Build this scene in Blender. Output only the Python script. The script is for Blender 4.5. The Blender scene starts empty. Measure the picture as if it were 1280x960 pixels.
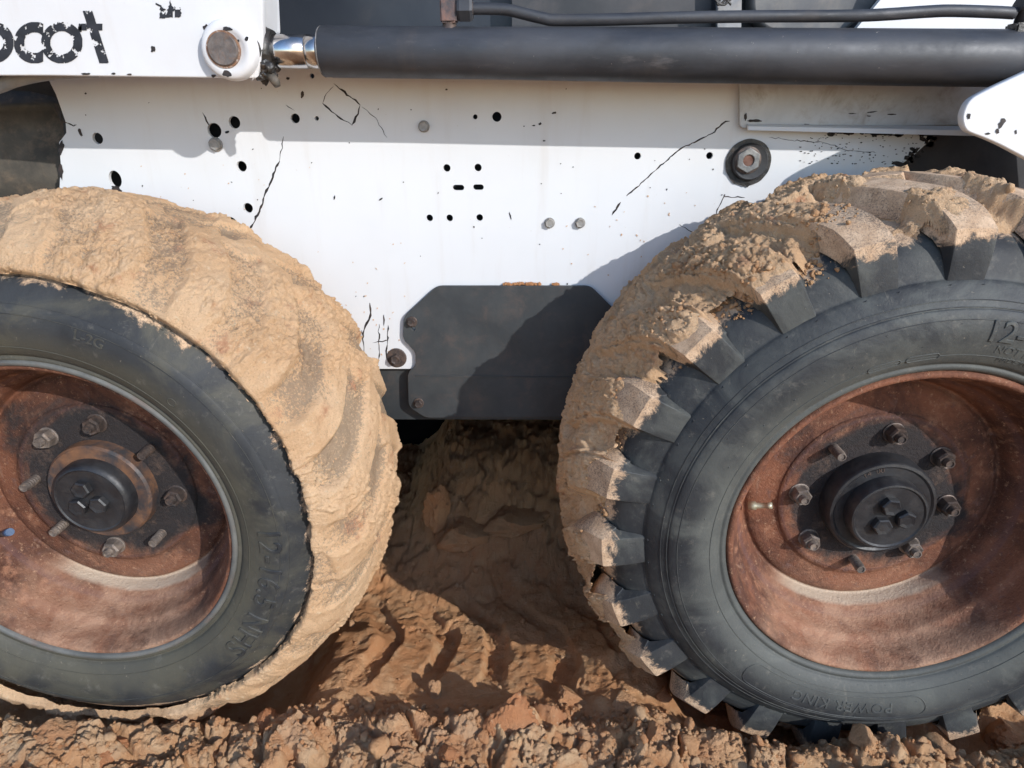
import bpy, bmesh, math, random
import numpy as np
from mathutils import Vector, Matrix, noise as mn
random.seed(7)
S = bpy.context.scene
COL = S.collection
# ------------------------------------------------------------------ camera
H = 0.91                                   # eye height above the ground
FPX = 820.0
RIGHT = Vector((0.99946, 0.0328, -0.0026))
DOWN = Vector((0.0100, -0.3776, -0.9259))
FWD = Vector((-0.0313, 0.9254, -0.3777))
FWD.normalize(); RIGHT = (RIGHT - FWD*RIGHT.dot(FWD)).normalized(); DOWN = FWD.cross(RIGHT)
cd = bpy.data.cameras.new('camera'); cam = bpy.data.objects.new('camera', cd); COL.objects.link(cam)
UP = -DOWN; BK = -FWD
cam.matrix_world = Matrix(((RIGHT.x, UP.x, BK.x, 0), (RIGHT.y, UP.y, BK.y, 0), (RIGHT.z, UP.z, BK.z, H), (0, 0, 0, 1)))
cd.sensor_width = 36; cd.lens = 36*FPX/1280; cd.clip_start = 0.02; cd.clip_end = 500
S.camera = cam
# ------------------------------------------------------------------ sky and sun
SUN = Vector((1.0, -1.0, 0.70)).normalized()          # towards the sun
W = bpy.data.worlds.new('World'); S.world = W; W.use_nodes = True
wn = W.node_tree; sky = wn.nodes.new('ShaderNodeTexSky'); sky.sky_type = 'NISHITA'; sky.sun_disc = False
sky.sun_elevation = math.asin(SUN.z); sky.ozone_density = 3.0; sky.dust_density = .4; sky.sun_rotation = math.atan2(SUN.x, SUN.y)
bg = wn.nodes['Background']; bg.inputs['Strength'].default_value = 0.15
wn.links.new(sky.outputs[0], bg.inputs[0])
sl = bpy.data.lights.new('sun', 'SUN'); sl.energy = 2.4; sl.angle = math.radians(0.53); sl.color = (1, 0.985, 0.96)
so = bpy.data.objects.new('sun', sl); COL.objects.link(so); so.location = (3, -3, 3)
so.rotation_euler = SUN.to_track_quat('Z', 'Y').to_euler()
S.view_settings.view_transform = 'Standard'; S.view_settings.look = 'None'
S.view_settings.exposure = 0.86; S.view_settings.gamma = 1
# ------------------------------------------------------------------ helpers
def P(px, py, Y):
    """point of the world seen at photo pixel (px, py) at depth Y"""
    d = RIGHT*((px-640)/FPX) + DOWN*((py-480)/FPX) + FWD
    d *= Y/d.y
    return Vector((d.x, Y, d.z+H))
def link(o, parent=None, loc=(0, 0, 0)):
    COL.objects.link(o); o.location = loc
    if parent: o.parent = parent
    return o
WORLD = {}
def place(o, origin, parent):
    """origin in world space"""
    COL.objects.link(o); o.parent = parent
    po = WORLD[parent] if parent else Vector((0, 0, 0))
    o.location = Vector(origin)-po; WORLD[o] = Vector(origin)
    return o
def mesh(name, vs, fs, mat, parent=None, origin=(0, 0, 0), smooth=False, world=True):
    m = bpy.data.meshes.new(name)
    og = Vector(origin)
    if world: vs = [Vector(v)-og for v in vs]
    m.from_pydata(vs, [], fs); m.materials.append(mat)
    if smooth: m.polygons.foreach_set('use_smooth', [True]*len(m.polygons))
    m.update()
    return place(bpy.data.objects.new(name, m), og, parent)
def npmesh(name, V, F, mat, smooth=True, attrs=None):
    m = bpy.data.meshes.new(name)
    m.vertices.add(len(V)); m.vertices.foreach_set('co', V.astype(np.float32).ravel())
    k = F.shape[1]
    m.loops.add(F.size); m.loops.foreach_set('vertex_index', F.astype(np.int32).ravel())
    m.polygons.add(len(F)); m.polygons.foreach_set('loop_start', np.arange(0, F.size, k, dtype=np.int32))
    m.polygons.foreach_set('loop_total', np.full(len(F), k, dtype=np.int32))
    if smooth: m.polygons.foreach_set('use_smooth', np.ones(len(F), dtype=bool))
    m.update(calc_edges=True); m.validate(); m.materials.append(mat)
    for n, a in (attrs or {}).items():
        at = m.attributes.new(n, 'FLOAT', 'POINT'); at.data.foreach_set('value', a.astype(np.float32).ravel())
    return m
def grid_faces(nr, nc):
    i = np.arange(nr-1)[:, None]*nc+np.arange(nc-1)[None, :]
    return np.stack([i, i+1, i+nc+1, i+nc], -1).reshape(-1, 4)
def sm(a, b, x):
    t = np.clip((x-a)/(b-a), 0, 1); return t*t*(3-2*t)
_r = np.random.RandomState(3)
GA = _r.rand(8, 256, 256)*2*np.pi; JX = _r.rand(8, 256, 256); JY = _r.rand(8, 256, 256); ID = _r.rand(8, 256, 256)
def perlin(x, y, s=0):
    xi = np.floor(x).astype(int); yi = np.floor(y).astype(int); fx = x-xi; fy = y-yi
    u = fx*fx*fx*(fx*(fx*6-15)+10); v = fy*fy*fy*(fy*(fy*6-15)+10)
    def g(ix, iy, dx, dy):
        a = GA[s, ix & 255, iy & 255]; return np.cos(a)*dx+np.sin(a)*dy
    n0 = g(xi, yi, fx, fy)*(1-u)+g(xi+1, yi, fx-1, fy)*u
    n1 = g(xi, yi+1, fx, fy-1)*(1-u)+g(xi+1, yi+1, fx-1, fy-1)*u
    return (n0*(1-v)+n1*v)*1.4
def fbm(x, y, s=0, o=4):
    r = 0; a = .5
    for k in range(o): r = r+a*perlin(x*2**k+k*17.3, y*2**k-k*9.1, (s+k) % 8); a *= .5
    return r
def worley(x, y, s=0):
    xi = np.floor(x).astype(int); yi = np.floor(y).astype(int)
    f1 = np.full(x.shape, 9.); f2 = f1.copy(); cid = np.zeros(x.shape)
    for dx in (-1, 0, 1):
        for dy in (-1, 0, 1):
            cx = xi+dx; cy = yi+dy
            d = np.hypot(cx+JX[s, cx & 255, cy & 255]-x, cy+JY[s, cx & 255, cy & 255]-y)
            c = ID[s, cx & 255, cy & 255]
            n = d < f1; f2 = np.where(n, f1, np.minimum(f2, d)); cid = np.where(n, c, cid); f1 = np.where(n, d, f1)
    return f1, f2, cid
def clods(x, y, size, s, flat=.55):
    """crumbly lumps, 0..1, with cracks between"""
    wx = x/size+fbm(x/size*1.3, y/size*1.3, (s+2) % 8, 2)*.7; wy = y/size+fbm(x/size*1.3+5, y/size*1.3, (s+3) % 8, 2)*.7
    f1, f2, c = worley(wx, wy, s)
    return (.25+.75*c)*np.clip(1-f1*flat-.25*fbm(wx*1.5, wy*1.5, s, 3), 0, 1)**.6*sm(-.03, .20, f2-f1), c
# ------------------------------------------------------------------ materials
class NT:
    def __init__(s, name):
        s.m = bpy.data.materials.new(name); s.m.use_nodes = True; s.t = s.m.node_tree
        s.b = s.t.nodes['Principled BSDF']; s.co = s.n('ShaderNodeTexCoord').outputs['Object']
    def n(s, ty, **k):
        o = s.t.nodes.new(ty)
        for a, v in k.items(): setattr(o, a, v)
        return o
    def set(s, sock, v):
        if isinstance(v, bpy.types.NodeSocket): s.t.links.new(v, sock)
        else: sock.default_value = (*v, 1) if isinstance(v, tuple) and len(v) == 3 and sock.type == 'RGBA' else v
    def noise(s, scale, detail=6, rough=.6, dist=0, co=None, out=0):
        o = s.n('ShaderNodeTexNoise'); s.set(o.inputs['Vector'], co or s.co)
        o.inputs['Scale'].default_value = scale; o.inputs['Detail'].default_value = detail
        o.inputs['Roughness'].default_value = rough; o.inputs['Distortion'].default_value = dist
        return o.outputs[out]
    def ramp(s, v, a, b, lo=0., hi=1.):
        o = s.n('ShaderNodeMapRange'); o.interpolation_type = 'SMOOTHSTEP'; s.set(o.inputs[0], v)
        for i, x in zip((1, 2, 3, 4), (a, b, lo, hi)): s.set(o.inputs[i], x)
        return o.outputs[0]
    def mix(s, f, a, b):
        o = s.n('ShaderNodeMix'); o.data_type = 'RGBA'; s.set(o.inputs[0], f); s.set(o.inputs[6], a); s.set(o.inputs[7], b)
        return o.outputs[2]
    def math(s, op, a, b=0., c=0.):
        o = s.n('ShaderNodeMath', operation=op); s.set(o.inputs[0], a); s.set(o.inputs[1], b); s.set(o.inputs[2], c)
        return o.outputs[0]
    def attr(s, n):
        o = s.n('ShaderNodeAttribute'); o.attribute_name = n; return o.outputs['Fac']
    def xyz(s, co=None):
        o = s.n('ShaderNodeSeparateXYZ'); s.set(o.inputs[0], co or s.co); return o.outputs
    def scaled(s, sc, co=None):
        o = s.n('ShaderNodeVectorMath', operation='MULTIPLY'); s.set(o.inputs[0], co or s.co); o.inputs[1].default_value = sc; return o.outputs[0]
    def rcomb(s, r):
        c = s.n('ShaderNodeCombineXYZ'); s.set(c.inputs[0], r); return c.outputs[0]
    def rand_co(s):
        """object coordinates moved by a random amount for each object"""
        r = s.n('ShaderNodeObjectInfo').outputs['Random']; o = s.n('ShaderNodeVectorMath', operation='ADD')
        m = s.math('MULTIPLY', r, 37.); c = s.n('ShaderNodeCombineXYZ'); s.set(c.inputs[0], m); s.set(c.inputs[2], m)
        s.set(o.inputs[0], s.co); s.set(o.inputs[1], c.outputs[0]); return o.outputs[0]
    def end(s, col, rough=.7, metal=0., bump=None, strength=.5, dist=.002, spec=None):
        s.set(s.b.inputs['Base Color'], col); s.set(s.b.inputs['Roughness'], rough); s.set(s.b.inputs['Metallic'], metal)
        if spec is not None: s.b.inputs['Specular IOR Level'].default_value = spec
        if bump is not None:
            o = s.n('ShaderNodeBump'); o.inputs['Strength'].default_value = strength; o.inputs['Distance'].default_value = dist
            s.set(o.inputs['Height'], bump); s.t.links.new(o.outputs[0], s.b.inputs['Normal'])
        return s.m
TAN = (.60, .375, .215); TAN2 = (.68, .46, .295); BROWN = (.30, .165, .095); RED = (.55, .19, .08); PALE = (.76, .55, .35)
def m_soil():
    n = NT('clay_soil')
    a = n.ramp(n.noise(5, 5), .38, .62); c = n.mix(a, (.70, .335, .15), (.80, .46, .235))
    c = n.mix(n.ramp(n.noise(28, 6), .45, .7), c, (.84, .53, .29))
    c = n.mix(n.math('MULTIPLY', n.attr('red'), .85), c, RED)
    c = n.mix(n.math('MULTIPLY', n.attr('pale'), .4), c, PALE)
    c = n.mix(n.math('MULTIPLY', n.attr('moist'), .8), c, (.70, .34, .16))
    c = n.mix(n.ramp(n.noise(160, 3), .60, .76, 0, .6), c, PALE)
    c = n.mix(n.ramp(n.noise(90, 4, co=n.scaled((1, 1, 1.3))), .62, .78, 0, .7), c, (.44, .18, .08))
    h = n.math('ADD', n.noise(80, 8, .8), n.math('MULTIPLY', n.noise(330, 5, .8), 1.0))
    return n.end(c, .97, bump=h, strength=1., dist=.008, spec=.08)
def m_mud():
    n = NT('caked_clay'); co = n.co
    t = n.attr('thick')
    c = n.mix(n.ramp(n.noise(9, 5), .38, .64), (.69, .43, .24), (.77, .515, .31))
    c = n.mix(n.ramp(n.noise(22, 6, .65), .56, .72), c, (.55, .27, .15))
    c = n.mix(n.ramp(n.noise(130, 4), .58, .72), c, PALE)
    # a skim of clay lets the rubber show through as grey specks
    sp = n.noise(260, 5, .75); thin = n.math('SUBTRACT', sp, n.math('MULTIPLY', t, .55))
    c = n.mix(n.ramp(thin, .24, .48, 0, .62), c, (.15, .135, .115))
    c = n.mix(n.ramp(n.noise(480, 4, .8), .52, .66, 0, .45), c, (.36, .21, .12)); c = n.mix(n.ramp(n.noise(400, 4, .8, 0, n.scaled((1.1, 1, .9))), .56, .68, 0, .5), c, (.84, .62, .40))
    h = n.math('ADD', n.noise(95, 8, .78), n.math('MULTIPLY', n.noise(420, 5, .8), .9))
    return n.end(c, .97, bump=h, strength=1., dist=.0045, spec=.1)
def m_rubber(name, film, filmcol, dust_r):
    """black rubber with a weathered film; clay dust where the radius is past dust_r"""
    n = NT(name); rc = n.rand_co(); x = n.xyz(); rad = n.math('SQRT', n.math('ADD', n.math('MULTIPLY', x[0], x[0]), n.math('MULTIPLY', x[2], x[2])))
    c = n.mix(n.ramp(n.noise(7, 5, .6, .6, rc), .35, .65), (.0180, .0192, .0215), (.034, .0355, .0375))
    c = n.mix(n.ramp(n.noise(11, 7, .65, .8, rc), .42, .68, 0, film), c, filmcol)
    bd = n.ramp(n.math('ADD', rad, n.math('MULTIPLY', n.math('SUBTRACT', n.noise(8, 4, .6, .4), .5), .06)), .283, .246)
    c = n.mix(n.math('MULTIPLY', bd, film*.9), c, filmcol)
    c = n.mix(n.ramp(n.noise(60, 6, .7, .3, rc), .55, .75, 0, .35), c, (.17, .155, .13))
    stk = n.noise(5, 7, .75, 2.5, n.scaled((3, 1, 1), rc)); c = n.mix(n.ramp(stk, .62, .70, 0, .35), c, (.20, .18, .14))
    e = n.math('ADD', rad, n.math('MULTIPLY', n.math('SUBTRACT', n.noise(26, 6, .75, .5, rc), .5), .07))
    d = n.ramp(e, dust_r, dust_r+.009)
    g = n.noise(470, 4, .85, 0, rc)
    d2 = n.math('MULTIPLY', d, n.ramp(n.math('ADD', g, n.math('MULTIPLY', n.noise(14, 3, .5, 0, rc), .5)), .54, .80, .22, .97))
    c = n.mix(d2, c, n.mix(n.ramp(n.noise(55, 5, .7), .35, .65), (.46, .30, .185), (.62, .43, .28)))
    c = n.mix(n.ramp(n.noise(200, 3, .6, 0, rc), .70, .76, 0, .5), c, (.25, .21, .16))
    h = n.math('ADD', n.noise(180, 5, .7, 0, rc), n.math('MULTIPLY', d, n.noise(400, 3)))
    return n.end(c, n.mix(d, (.62,)*3, (.95,)*3), bump=h, strength=.35, dist=.0018, spec=.35)
def m_rust(name, black=.0, dark=1.):
    n = NT(name); x = n.xyz(); rad = n.math('SQRT', n.math('ADD', n.math('MULTIPLY', x[0], x[0]), n.math('MULTIPLY', x[2], x[2])))
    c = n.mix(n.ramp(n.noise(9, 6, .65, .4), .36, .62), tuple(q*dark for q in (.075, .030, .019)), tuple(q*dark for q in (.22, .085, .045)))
    c = n.mix(n.ramp(n.noise(24, 7, .7), .52, .70), c, (.30, .140, .080))
    c = n.mix(n.ramp(n.noise(60, 6, .7), .56, .7, 0, .7), c, (.13, .075, .065))
    c = n.mix(n.ramp(n.noise(17, 5, .7, 1.5), .60, .70, 0, .4), c, (.34, .21, .14))
    bands = n.noise(46, 4, .7, 0, n.rcomb(rad)); c = n.mix(n.ramp(bands, .50, .66, 0, .5), c, (.12, .062, .060))
    sp = n.noise(150, 5, .8); c = n.mix(n.ramp(sp, .56, .70, 0, .75), c, (.42, .25, .15)); c = n.mix(n.ramp(n.noise(210, 4, .8), .60, .72, 0, .7), c, (.05, .028, .025))
    low = n.ramp(n.math('ADD', n.math('DIVIDE', x[2], rad), n.math('MULTIPLY', n.noise(8, 5, .7), .6)), -.30, -.72)  # lower barrel: dust plus the sunlit tone put into the colour
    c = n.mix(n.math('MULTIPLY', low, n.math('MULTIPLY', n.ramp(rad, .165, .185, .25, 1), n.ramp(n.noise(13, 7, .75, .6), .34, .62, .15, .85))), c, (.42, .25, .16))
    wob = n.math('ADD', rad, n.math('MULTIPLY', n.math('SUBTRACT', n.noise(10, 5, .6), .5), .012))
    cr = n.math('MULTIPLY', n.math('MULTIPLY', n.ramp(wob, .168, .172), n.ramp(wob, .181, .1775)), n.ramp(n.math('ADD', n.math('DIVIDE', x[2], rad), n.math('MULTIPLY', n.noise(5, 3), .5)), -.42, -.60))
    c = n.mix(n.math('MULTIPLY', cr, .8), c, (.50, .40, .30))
    e = n.math('ADD', rad, n.math('MULTIPLY', n.math('SUBTRACT', n.noise(7, 6, .65, .6), .5), .20))
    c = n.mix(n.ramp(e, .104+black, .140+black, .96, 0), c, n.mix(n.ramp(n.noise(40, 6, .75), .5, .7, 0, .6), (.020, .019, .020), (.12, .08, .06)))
    h = n.math('ADD', n.noise(70, 7, .75), n.math('MULTIPLY', n.noise(260, 4, .7), .8))
    return n.end(c, .75, .1, bump=h, strength=.8, dist=.003, spec=.35)
def m_simple(name, c1, c2, sc=20, rough=.5, metal=0., bump=.2, bs=150, dust=.0, dcol=TAN, spec=None, rand=True, chip=None):
    n = NT(name); co = n.rand_co() if rand else n.co
    c = n.mix(n.ramp(n.noise(sc, 6, .65, .3, co), .35, .68), c1, c2)
    if chip: c = n.mix(n.ramp(n.noise(sc*4, 6, .75, 0, co), chip[1], chip[1]+.03), c, chip[0])
    if dust: c = n.mix(n.ramp(n.noise(sc*2.2, 7, .72, .5, co), .48, .75, 0, dust), c, dcol)
    r = n.ramp(n.noise(sc*1.5, 5, .6, 0, co), .3, .7, rough*.8, min(1, rough*1.25))
    return n.end(c, r, metal, bump=n.noise(bs, 5, .7, 0, co), strength=bump, dist=.0015, spec=spec)
def m_white():
    n = NT('worn_white_paint')
    c = n.mix(n.ramp(n.noise(3, 4), .3, .7), (.64, .646, .654), (.60, .606, .612))
    st = n.noise(16, 6, .65, .2, n.scaled((1.6, 1, .16)))
    c = n.mix(n.ramp(st, .52, .78, 0, .3), c, (.50, .45, .40))
    z = n.xyz(n.n('ShaderNodeNewGeometry').outputs['Position'])[2]
    film = n.math('MULTIPLY', n.ramp(z, .80, .97), n.ramp(n.noise(5, 6, .7), .3, .65, .25, 1))  # dust film plus warm shade below the cylinder, put into the colour
    c = n.mix(n.math('MULTIPLY', film, .22), c, (.50, .41, .36))
    c = n.mix(n.ramp(n.noise(120, 5, .8), .66, .70, 0, .7), c, (.42, .34, .27))
    c = n.mix(n.ramp(n.noise(7, 8, .8, 2.), .655, .70, 0, .35), c, (.40, .33, .28))
    return n.end(c, n.ramp(n.noise(9, 5), .3, .7, .33, .55), bump=n.noise(60, 5, .7), strength=.10, dist=.001)
def m_steel():
    n = NT('blackened_cylinder_paint')
    c = n.mix(n.ramp(n.noise(5, 6, .65, .3, n.scaled((1, 3, 3))), .35, .66), (.020, .022, .027), (.044, .046, .053))
    c = n.mix(n.ramp(n.noise(6, 7, .7, .6, n.scaled((2.2, 1, 1))), .55, .80, 0, .4), c, (.085, .068, .058))
    c = n.mix(n.ramp(n.noise(22, 7, .75, 0, n.scaled((.5, 2, 2))), .58, .75, 0, .4), c, (.15, .14, .14))
    c = n.mix(n.ramp(n.noise(150, 4, .7), .70, .74), c, (.34, .30, .26))
    return n.end(c, n.ramp(n.noise(12, 6, .7), .3, .7, .42, .68), .1, bump=n.noise(150, 5, .7), strength=.18, dist=.001, spec=.55)
SOIL = m_soil(); MUD = m_mud(); WHITE = m_white(); CYL = m_steel()
RUB_R = m_rubber('weathered_rubber', .6, (.098, .101, .090), .366)
RUB_L = m_rubber('olive_filmed_rubber', .7, (.082, .075, .054), .322)
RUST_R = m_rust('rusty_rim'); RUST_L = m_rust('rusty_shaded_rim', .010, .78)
BLACKP = m_simple('black_hub_paint', (.010, .010, .012), (.024, .024, .026), 30, .45, 0, .3, 120, .12, (.16, .12, .09))
STUD = m_simple('dusty_steel', (.10, .082, .072), (.24, .195, .165), 60, .6, .4, .4, 300, .5, (.40, .28, .19))
DSTUD = m_simple('dark_oily_steel', (.05, .042, .04), (.12, .085, .07), 60, .5, .4, .4, 300, .4, (.22, .15, .11))
BOLT = m_simple('zinc_bolt_head', (.24, .23, .22), (.36, .34, .31), 80, .55, .5, .3, 300, .4, (.42, .33, .26))
PLATE = m_simple('grey_painted_plate', (.027, .031, .034), (.045, .049, .050), 9, .55, 0, .2, 70, .55, (.10, .070, .056), chip=((.17, .16, .15), .71), rand=False)
DARK = m_simple('dark_frame_paint', (.010, .011, .014), (.028, .028, .032), 8, .6, 0, .2, 60, .3, (.07, .05, .04))
NAVY = m_simple('dark_cab_panel', (.016, .020, .028), (.030, .036, .046), 3, .45, 0, .1, 60, .25, (.09, .075, .065))
CHROME = m_simple('chromed_rod', (.62, .62, .63), (.45, .40, .36), 14, .16, 1., .05, 200)
CHIP = m_simple('bare_chipped_paint', (.012, .012, .014), (.045, .030, .024), 40, .7, 0, .2, 200)
BLACKINK = m_simple('black_decal', (.010, .010, .013), (.022, .022, .028), 60, .55, 0, .1, 200)
GREYB = m_simple('grey_bracket_paint', (.20, .20, .205), (.30, .29, .28), 25, .6, 0, .25, 120, .5, (.33, .26, .2))
DIRTY = m_simple('oily_dirty_steel', (.030, .028, .024), (.085, .072, .055), 12, .6, 0, .5, 60, .6, (.20, .14, .09))
GREASE = m_simple('black_grease', (.008, .008, .008), (.03, .025, .02), 50, .4, 0, .9, 90, .35, (.16, .10, .07))
BLUECAP = m_simple('blue_valve_cap', (.03, .06, .12), (.06, .10, .17), 60, .5)
RINGM = m_simple('scuffed_grey_bead', (.07, .072, .068), (.135, .132, .12), 12, .6, 0, .3, 150, .6, (.14, .09, .07))
BRASS = m_simple('dusty_valve_brass', (.42, .38, .26), (.55, .50, .38), 60, .4, .6)
# ------------------------------------------------------------------ ground sheet
DW = .709; AX_L = -.6091; AX_R = .4716; AZ = H-.49
def axis(lo, hi, step, far, grow=1.2):
    a = list(np.arange(lo, hi, step)); s = step
    while a[-1] < far[1]: s *= grow; a.append(a[-1]+s)
    s = step; b = [a[0]]
    while b[-1] > far[0]: s *= grow; b.append(b[-1]-s)
    return np.array(b[:0:-1]+a)
def ground_h(X, Y):
    crest = .675+.03*fbm(X*4, X*0+3.3, 1, 3)+.03*np.exp(-((X-.0)/.22)**2)
    hc = .100+.016*np.exp(-((X-.0)/.25)**2)+.028*fbm(X*7, X*0+9, 2, 3)
    berm = hc*sm(.075, -.015, Y-crest)*(1-.35*sm(0, .5, crest-Y))
    mound = .18*sm(1.02, 1.42, Y+.10*fbm(X*3, Y*3, 4, 3))*(.35+.65*sm(-.32, -.18, X))
    c1, id1 = clods(X, Y, .075, 0, .25); c2, id2 = clods(X+3, Y, .034, 3); c3, id3 = clods(X, Y+5, .012, 5); lump = sm(-.15, .25, fbm(X*12+4, Y*12, 4, 3))
    wb = sm(.05, -.02, Y-crest); wm = sm(.98, 1.2, Y)*.9; cw = 1-.5*sm(.9, 1.05, Y)
    mid = (1-wb)*(1-sm(1.0, 1.25, Y))
    patch = sm(-.05, .25, fbm(X*5, Y*5, 6, 3))
    rough = np.clip(wb+wm+mid*.30*patch, 0, 1)
    h = berm+mound+rough*(.030*(c1-.35)*cw+.014*(c2-.3)*(.35+.65*lump)*(.55+.45*cw)+.0065*c3*(.3+.7*lump)+.016*fbm(X*22, Y*22, 5, 6)+.007*(np.abs(fbm(X*70, Y*70, 6, 5))-.1)+.002*fbm(X*220, Y*220, 1, 2))+.026*fbm(X*6, Y*6, 2, 4)*(.3+rough*.6)+.004*fbm(X*60, Y*60, 1, 3)
    # tyre tread pressed into the wet clay
    t = (X+.22*(Y-.86)**2*9+.045*fbm(X*6, Y*6, 3, 4))/.105
    bar = sm(.25, .38, np.abs(t-np.round(t)))*sm(.0, .1, Y-.74)*sm(.0, .1, 1.12-Y)
    h = h-.016*bar*mid*(.5+.5*sm(-.2, .2, fbm(X*4, Y*4+5, 0, 2)))*sm(-.5, -.25, X)
    h = h+.070*sm(.40, .20, np.abs(X+.05))*sm(1.12, .74, Y)*sm(.0, .07, Y-crest)
    # soil squeezed up round the tyres
    for ax in (AX_L, AX_R):
        d = np.abs(X-ax); h = h+.03*np.exp(-((d-.30)/.07)**2)*np.exp(-((Y-.86)/.14)**2)*(1+fbm(X*15, Y*15, 5, 2))
        h = h-.02*sm(.28, .2, d)*np.exp(-((Y-.86)/.16)**2)
    return h, dict(red=sm(.70, .95, id1)*wb*sm(-.1, .2, fbm(X*4, Y*4, 7, 2))+.5*sm(.05, .35, fbm(X*5+7, Y*5, 5, 3))*(.3+wb*.7),
                   pale=sm(.62, .9, id2)*rough*.8+.25*wb*sm(.1, .5, c1), moist=mid*.3+wm*.7)
def ground():
    xs = axis(-1.1, 1.05, .0019, (-40, 40)); ys = axis(.44, .78, .0018, (-30, .7))
    y2 = []; s = .0020; y = ys[ys < .78][-1]
    while y < 60:
        y += s; s *= 1.012 if y < 2 else 1.15; y2.append(y)
    ys = np.concatenate([ys[ys < .78], y2])
    X, Y = np.meshgrid(xs, ys); h, at = ground_h(X, Y)
    # sideways push so that clod edges overhang a little
    V = np.stack([X, Y, h], -1).reshape(-1, 3)
    m = npmesh('ground', V, grid_faces(len(ys), len(xs)), SOIL, True, at)
    o = bpy.data.objects.new('ground', m); COL.objects.link(o); o['kind'] = 'structure'
    o['label'] = 'churned orange clay ground under and in front of the loader'
    return o
ground()
def rock(seed, sub=3, rough=.32):
    bm = bmesh.new(); bmesh.ops.create_icosphere(bm, subdivisions=sub, radius=1)
    for v in bm.verts:
        p = v.co*1.1+Vector((seed*7.1, seed*3.3, 0))
        k = 1+rough*mn.noise(p)*1.5+rough*.6*mn.noise(p*2.6)+rough*.35*mn.noise(p*6)+(rough*.2*mn.noise(p*14) if sub > 3 else 0)
        cut = v.co.normalized()
        v.co = v.co*k
        for d, q in ((Vector((math.cos(seed*2.+i*2.2), math.sin(seed*2.+i*1.7), math.sin(i*3.+seed))).normalized(), .62+.07*(i % 3)) for i in range(5)):
            e = v.co.dot(d)-q
            if e > 0: v.co -= d*e*.85
    vs = np.array([v.co[:] for v in bm.verts]); fs = np.array([[v.index for v in f.verts] for f in bm.faces]); bm.free()
    return vs, fs
def gz(x, y): return float(ground_h(np.array([[x]]), np.array([[y]]))[0][0, 0])
def rand_rot(r):
    q = r.normal(size=4); q /= np.linalg.norm(q); w, x, y, z = q
    return np.array([[1-2*(y*y+z*z), 2*(x*y-z*w), 2*(x*z+y*w)], [2*(x*y+z*w), 1-2*(x*x+z*z), 2*(y*z-x*w)], [2*(x*z-y*w), 2*(y*z+x*w), 1-2*(x*x+y*y)]])
def crumbs():
    r = np.random.RandomState(11); base = [rock(20+i, 2, .45) for i in range(6)]; tiny = [rock(30+i, 1, .45) for i in range(6)]
    n = 6000; x = r.uniform(-1.0, 1.0, n); y = np.where(r.rand(n) < .8, r.uniform(.48, .74, n), r.uniform(.74, 1.7, n))
    h = ground_h(x[None], y[None])[0][0]; VV = []; FF = []; red = []; off = 0
    sz = .0021*np.exp(r.normal(size=n)*.62)+.0006; sz = np.where(y > .74, sz*.8, sz*1.1)
    for i in range(n):
        s = sz[i]; v, f = (base if s > .0034 else tiny)[i % 6]
        v = (v*np.array([1, r.uniform(.6, 1), r.uniform(.5, .9)]))@rand_rot(r).T*s+np.array([x[i], y[i], h[i]+s*.35])
        VV.append(v); FF.append(f+off); off += len(v); red.append(np.full(len(v), r.rand()**2))
    V = np.concatenate(VV); red = np.concatenate(red)
    m = npmesh('soil_crumbs', V, np.concatenate(FF), SOIL, False, dict(red=red*.5, pale=sm(.0, .3, .3-red), moist=red*0+.1))
    o = bpy.data.objects.new('soil_crumbs', m); COL.objects.link(o); o['kind'] = 'stuff'
    o['label'] = 'loose clay crumbs scattered over the churned ground'; o['category'] = 'soil'
crumbs()
# named clods: photo pixel, size in px, squash, colour, label
CL = [((640, 905), 50, (1, .8, 1.15), 'r', 'big smooth reddish clay slab standing at the bottom centre of the soil bank'),
      ((542, 872), 26, (.7, .7, 1.3), 'p', 'pale upright clay clod at the edge of the bank left of the big reddish slab'),
      ((712, 880), 30, (1, .9, .9), 't', 'crumbly tan clod just right of the big reddish slab'),
      ((780, 885), 24, (1, .9, .8), 'p', 'pale clod on the bank edge below the dark gap beside the right tyre'),
      ((490, 915), 30, (1.1, .9, .9), 'p', 'pale lumpy clod in the bank left of the bottom centre'),
      ((195, 893), 26, (1.2, .8, .7), 't', 'tan clod pressed against the bottom of the left tyre'),
      ((330, 905), 24, (1.1, .9, .8), 'r', 'reddish clod in the bank below the lettering of the left tyre'),
      ((60, 925), 34, (1.4, .9, .6), 't', 'flat tan clod at the bottom left corner'),
      ((130, 945), 30, (1.2, .9, .7), 'r', 'pink red clod at the bottom edge below the left tyre'),
      ((905, 910), 46, (1.2, .9, .8), 'r', 'broad reddish clod in front of the right tyre tread'),
      ((1010, 905), 26, (1.3, .8, .6), 't', 'tan clod tucked under the right tyre sidewall'),
      ((1085, 930), 26, (1, .9, .8), 'p', 'pale clod near the bottom edge below the right rim'),
      ((1262, 925), 30, (1, .9, 1), 't', 'rounded tan clod beside the lowest lug at the right edge of the picture'),
      ((1180, 938), 22, (1.2, .9, .7), 'p', 'small pale clod between the two lowest lugs of the right tyre'),
      ((400, 925), 26, (1, .8, .9), 't', 'tan clod below the wet smooth patch right of the left tyre'),
      ((822, 925), 26, (1, .9, .8), 't', 'tan clod at the bottom edge left of the right tyre'),
      ((560, 948), 22, (1, .9, .8), 'r', 'small red clod at the bottom edge left of the big slab')]
SOILC = {}
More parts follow.
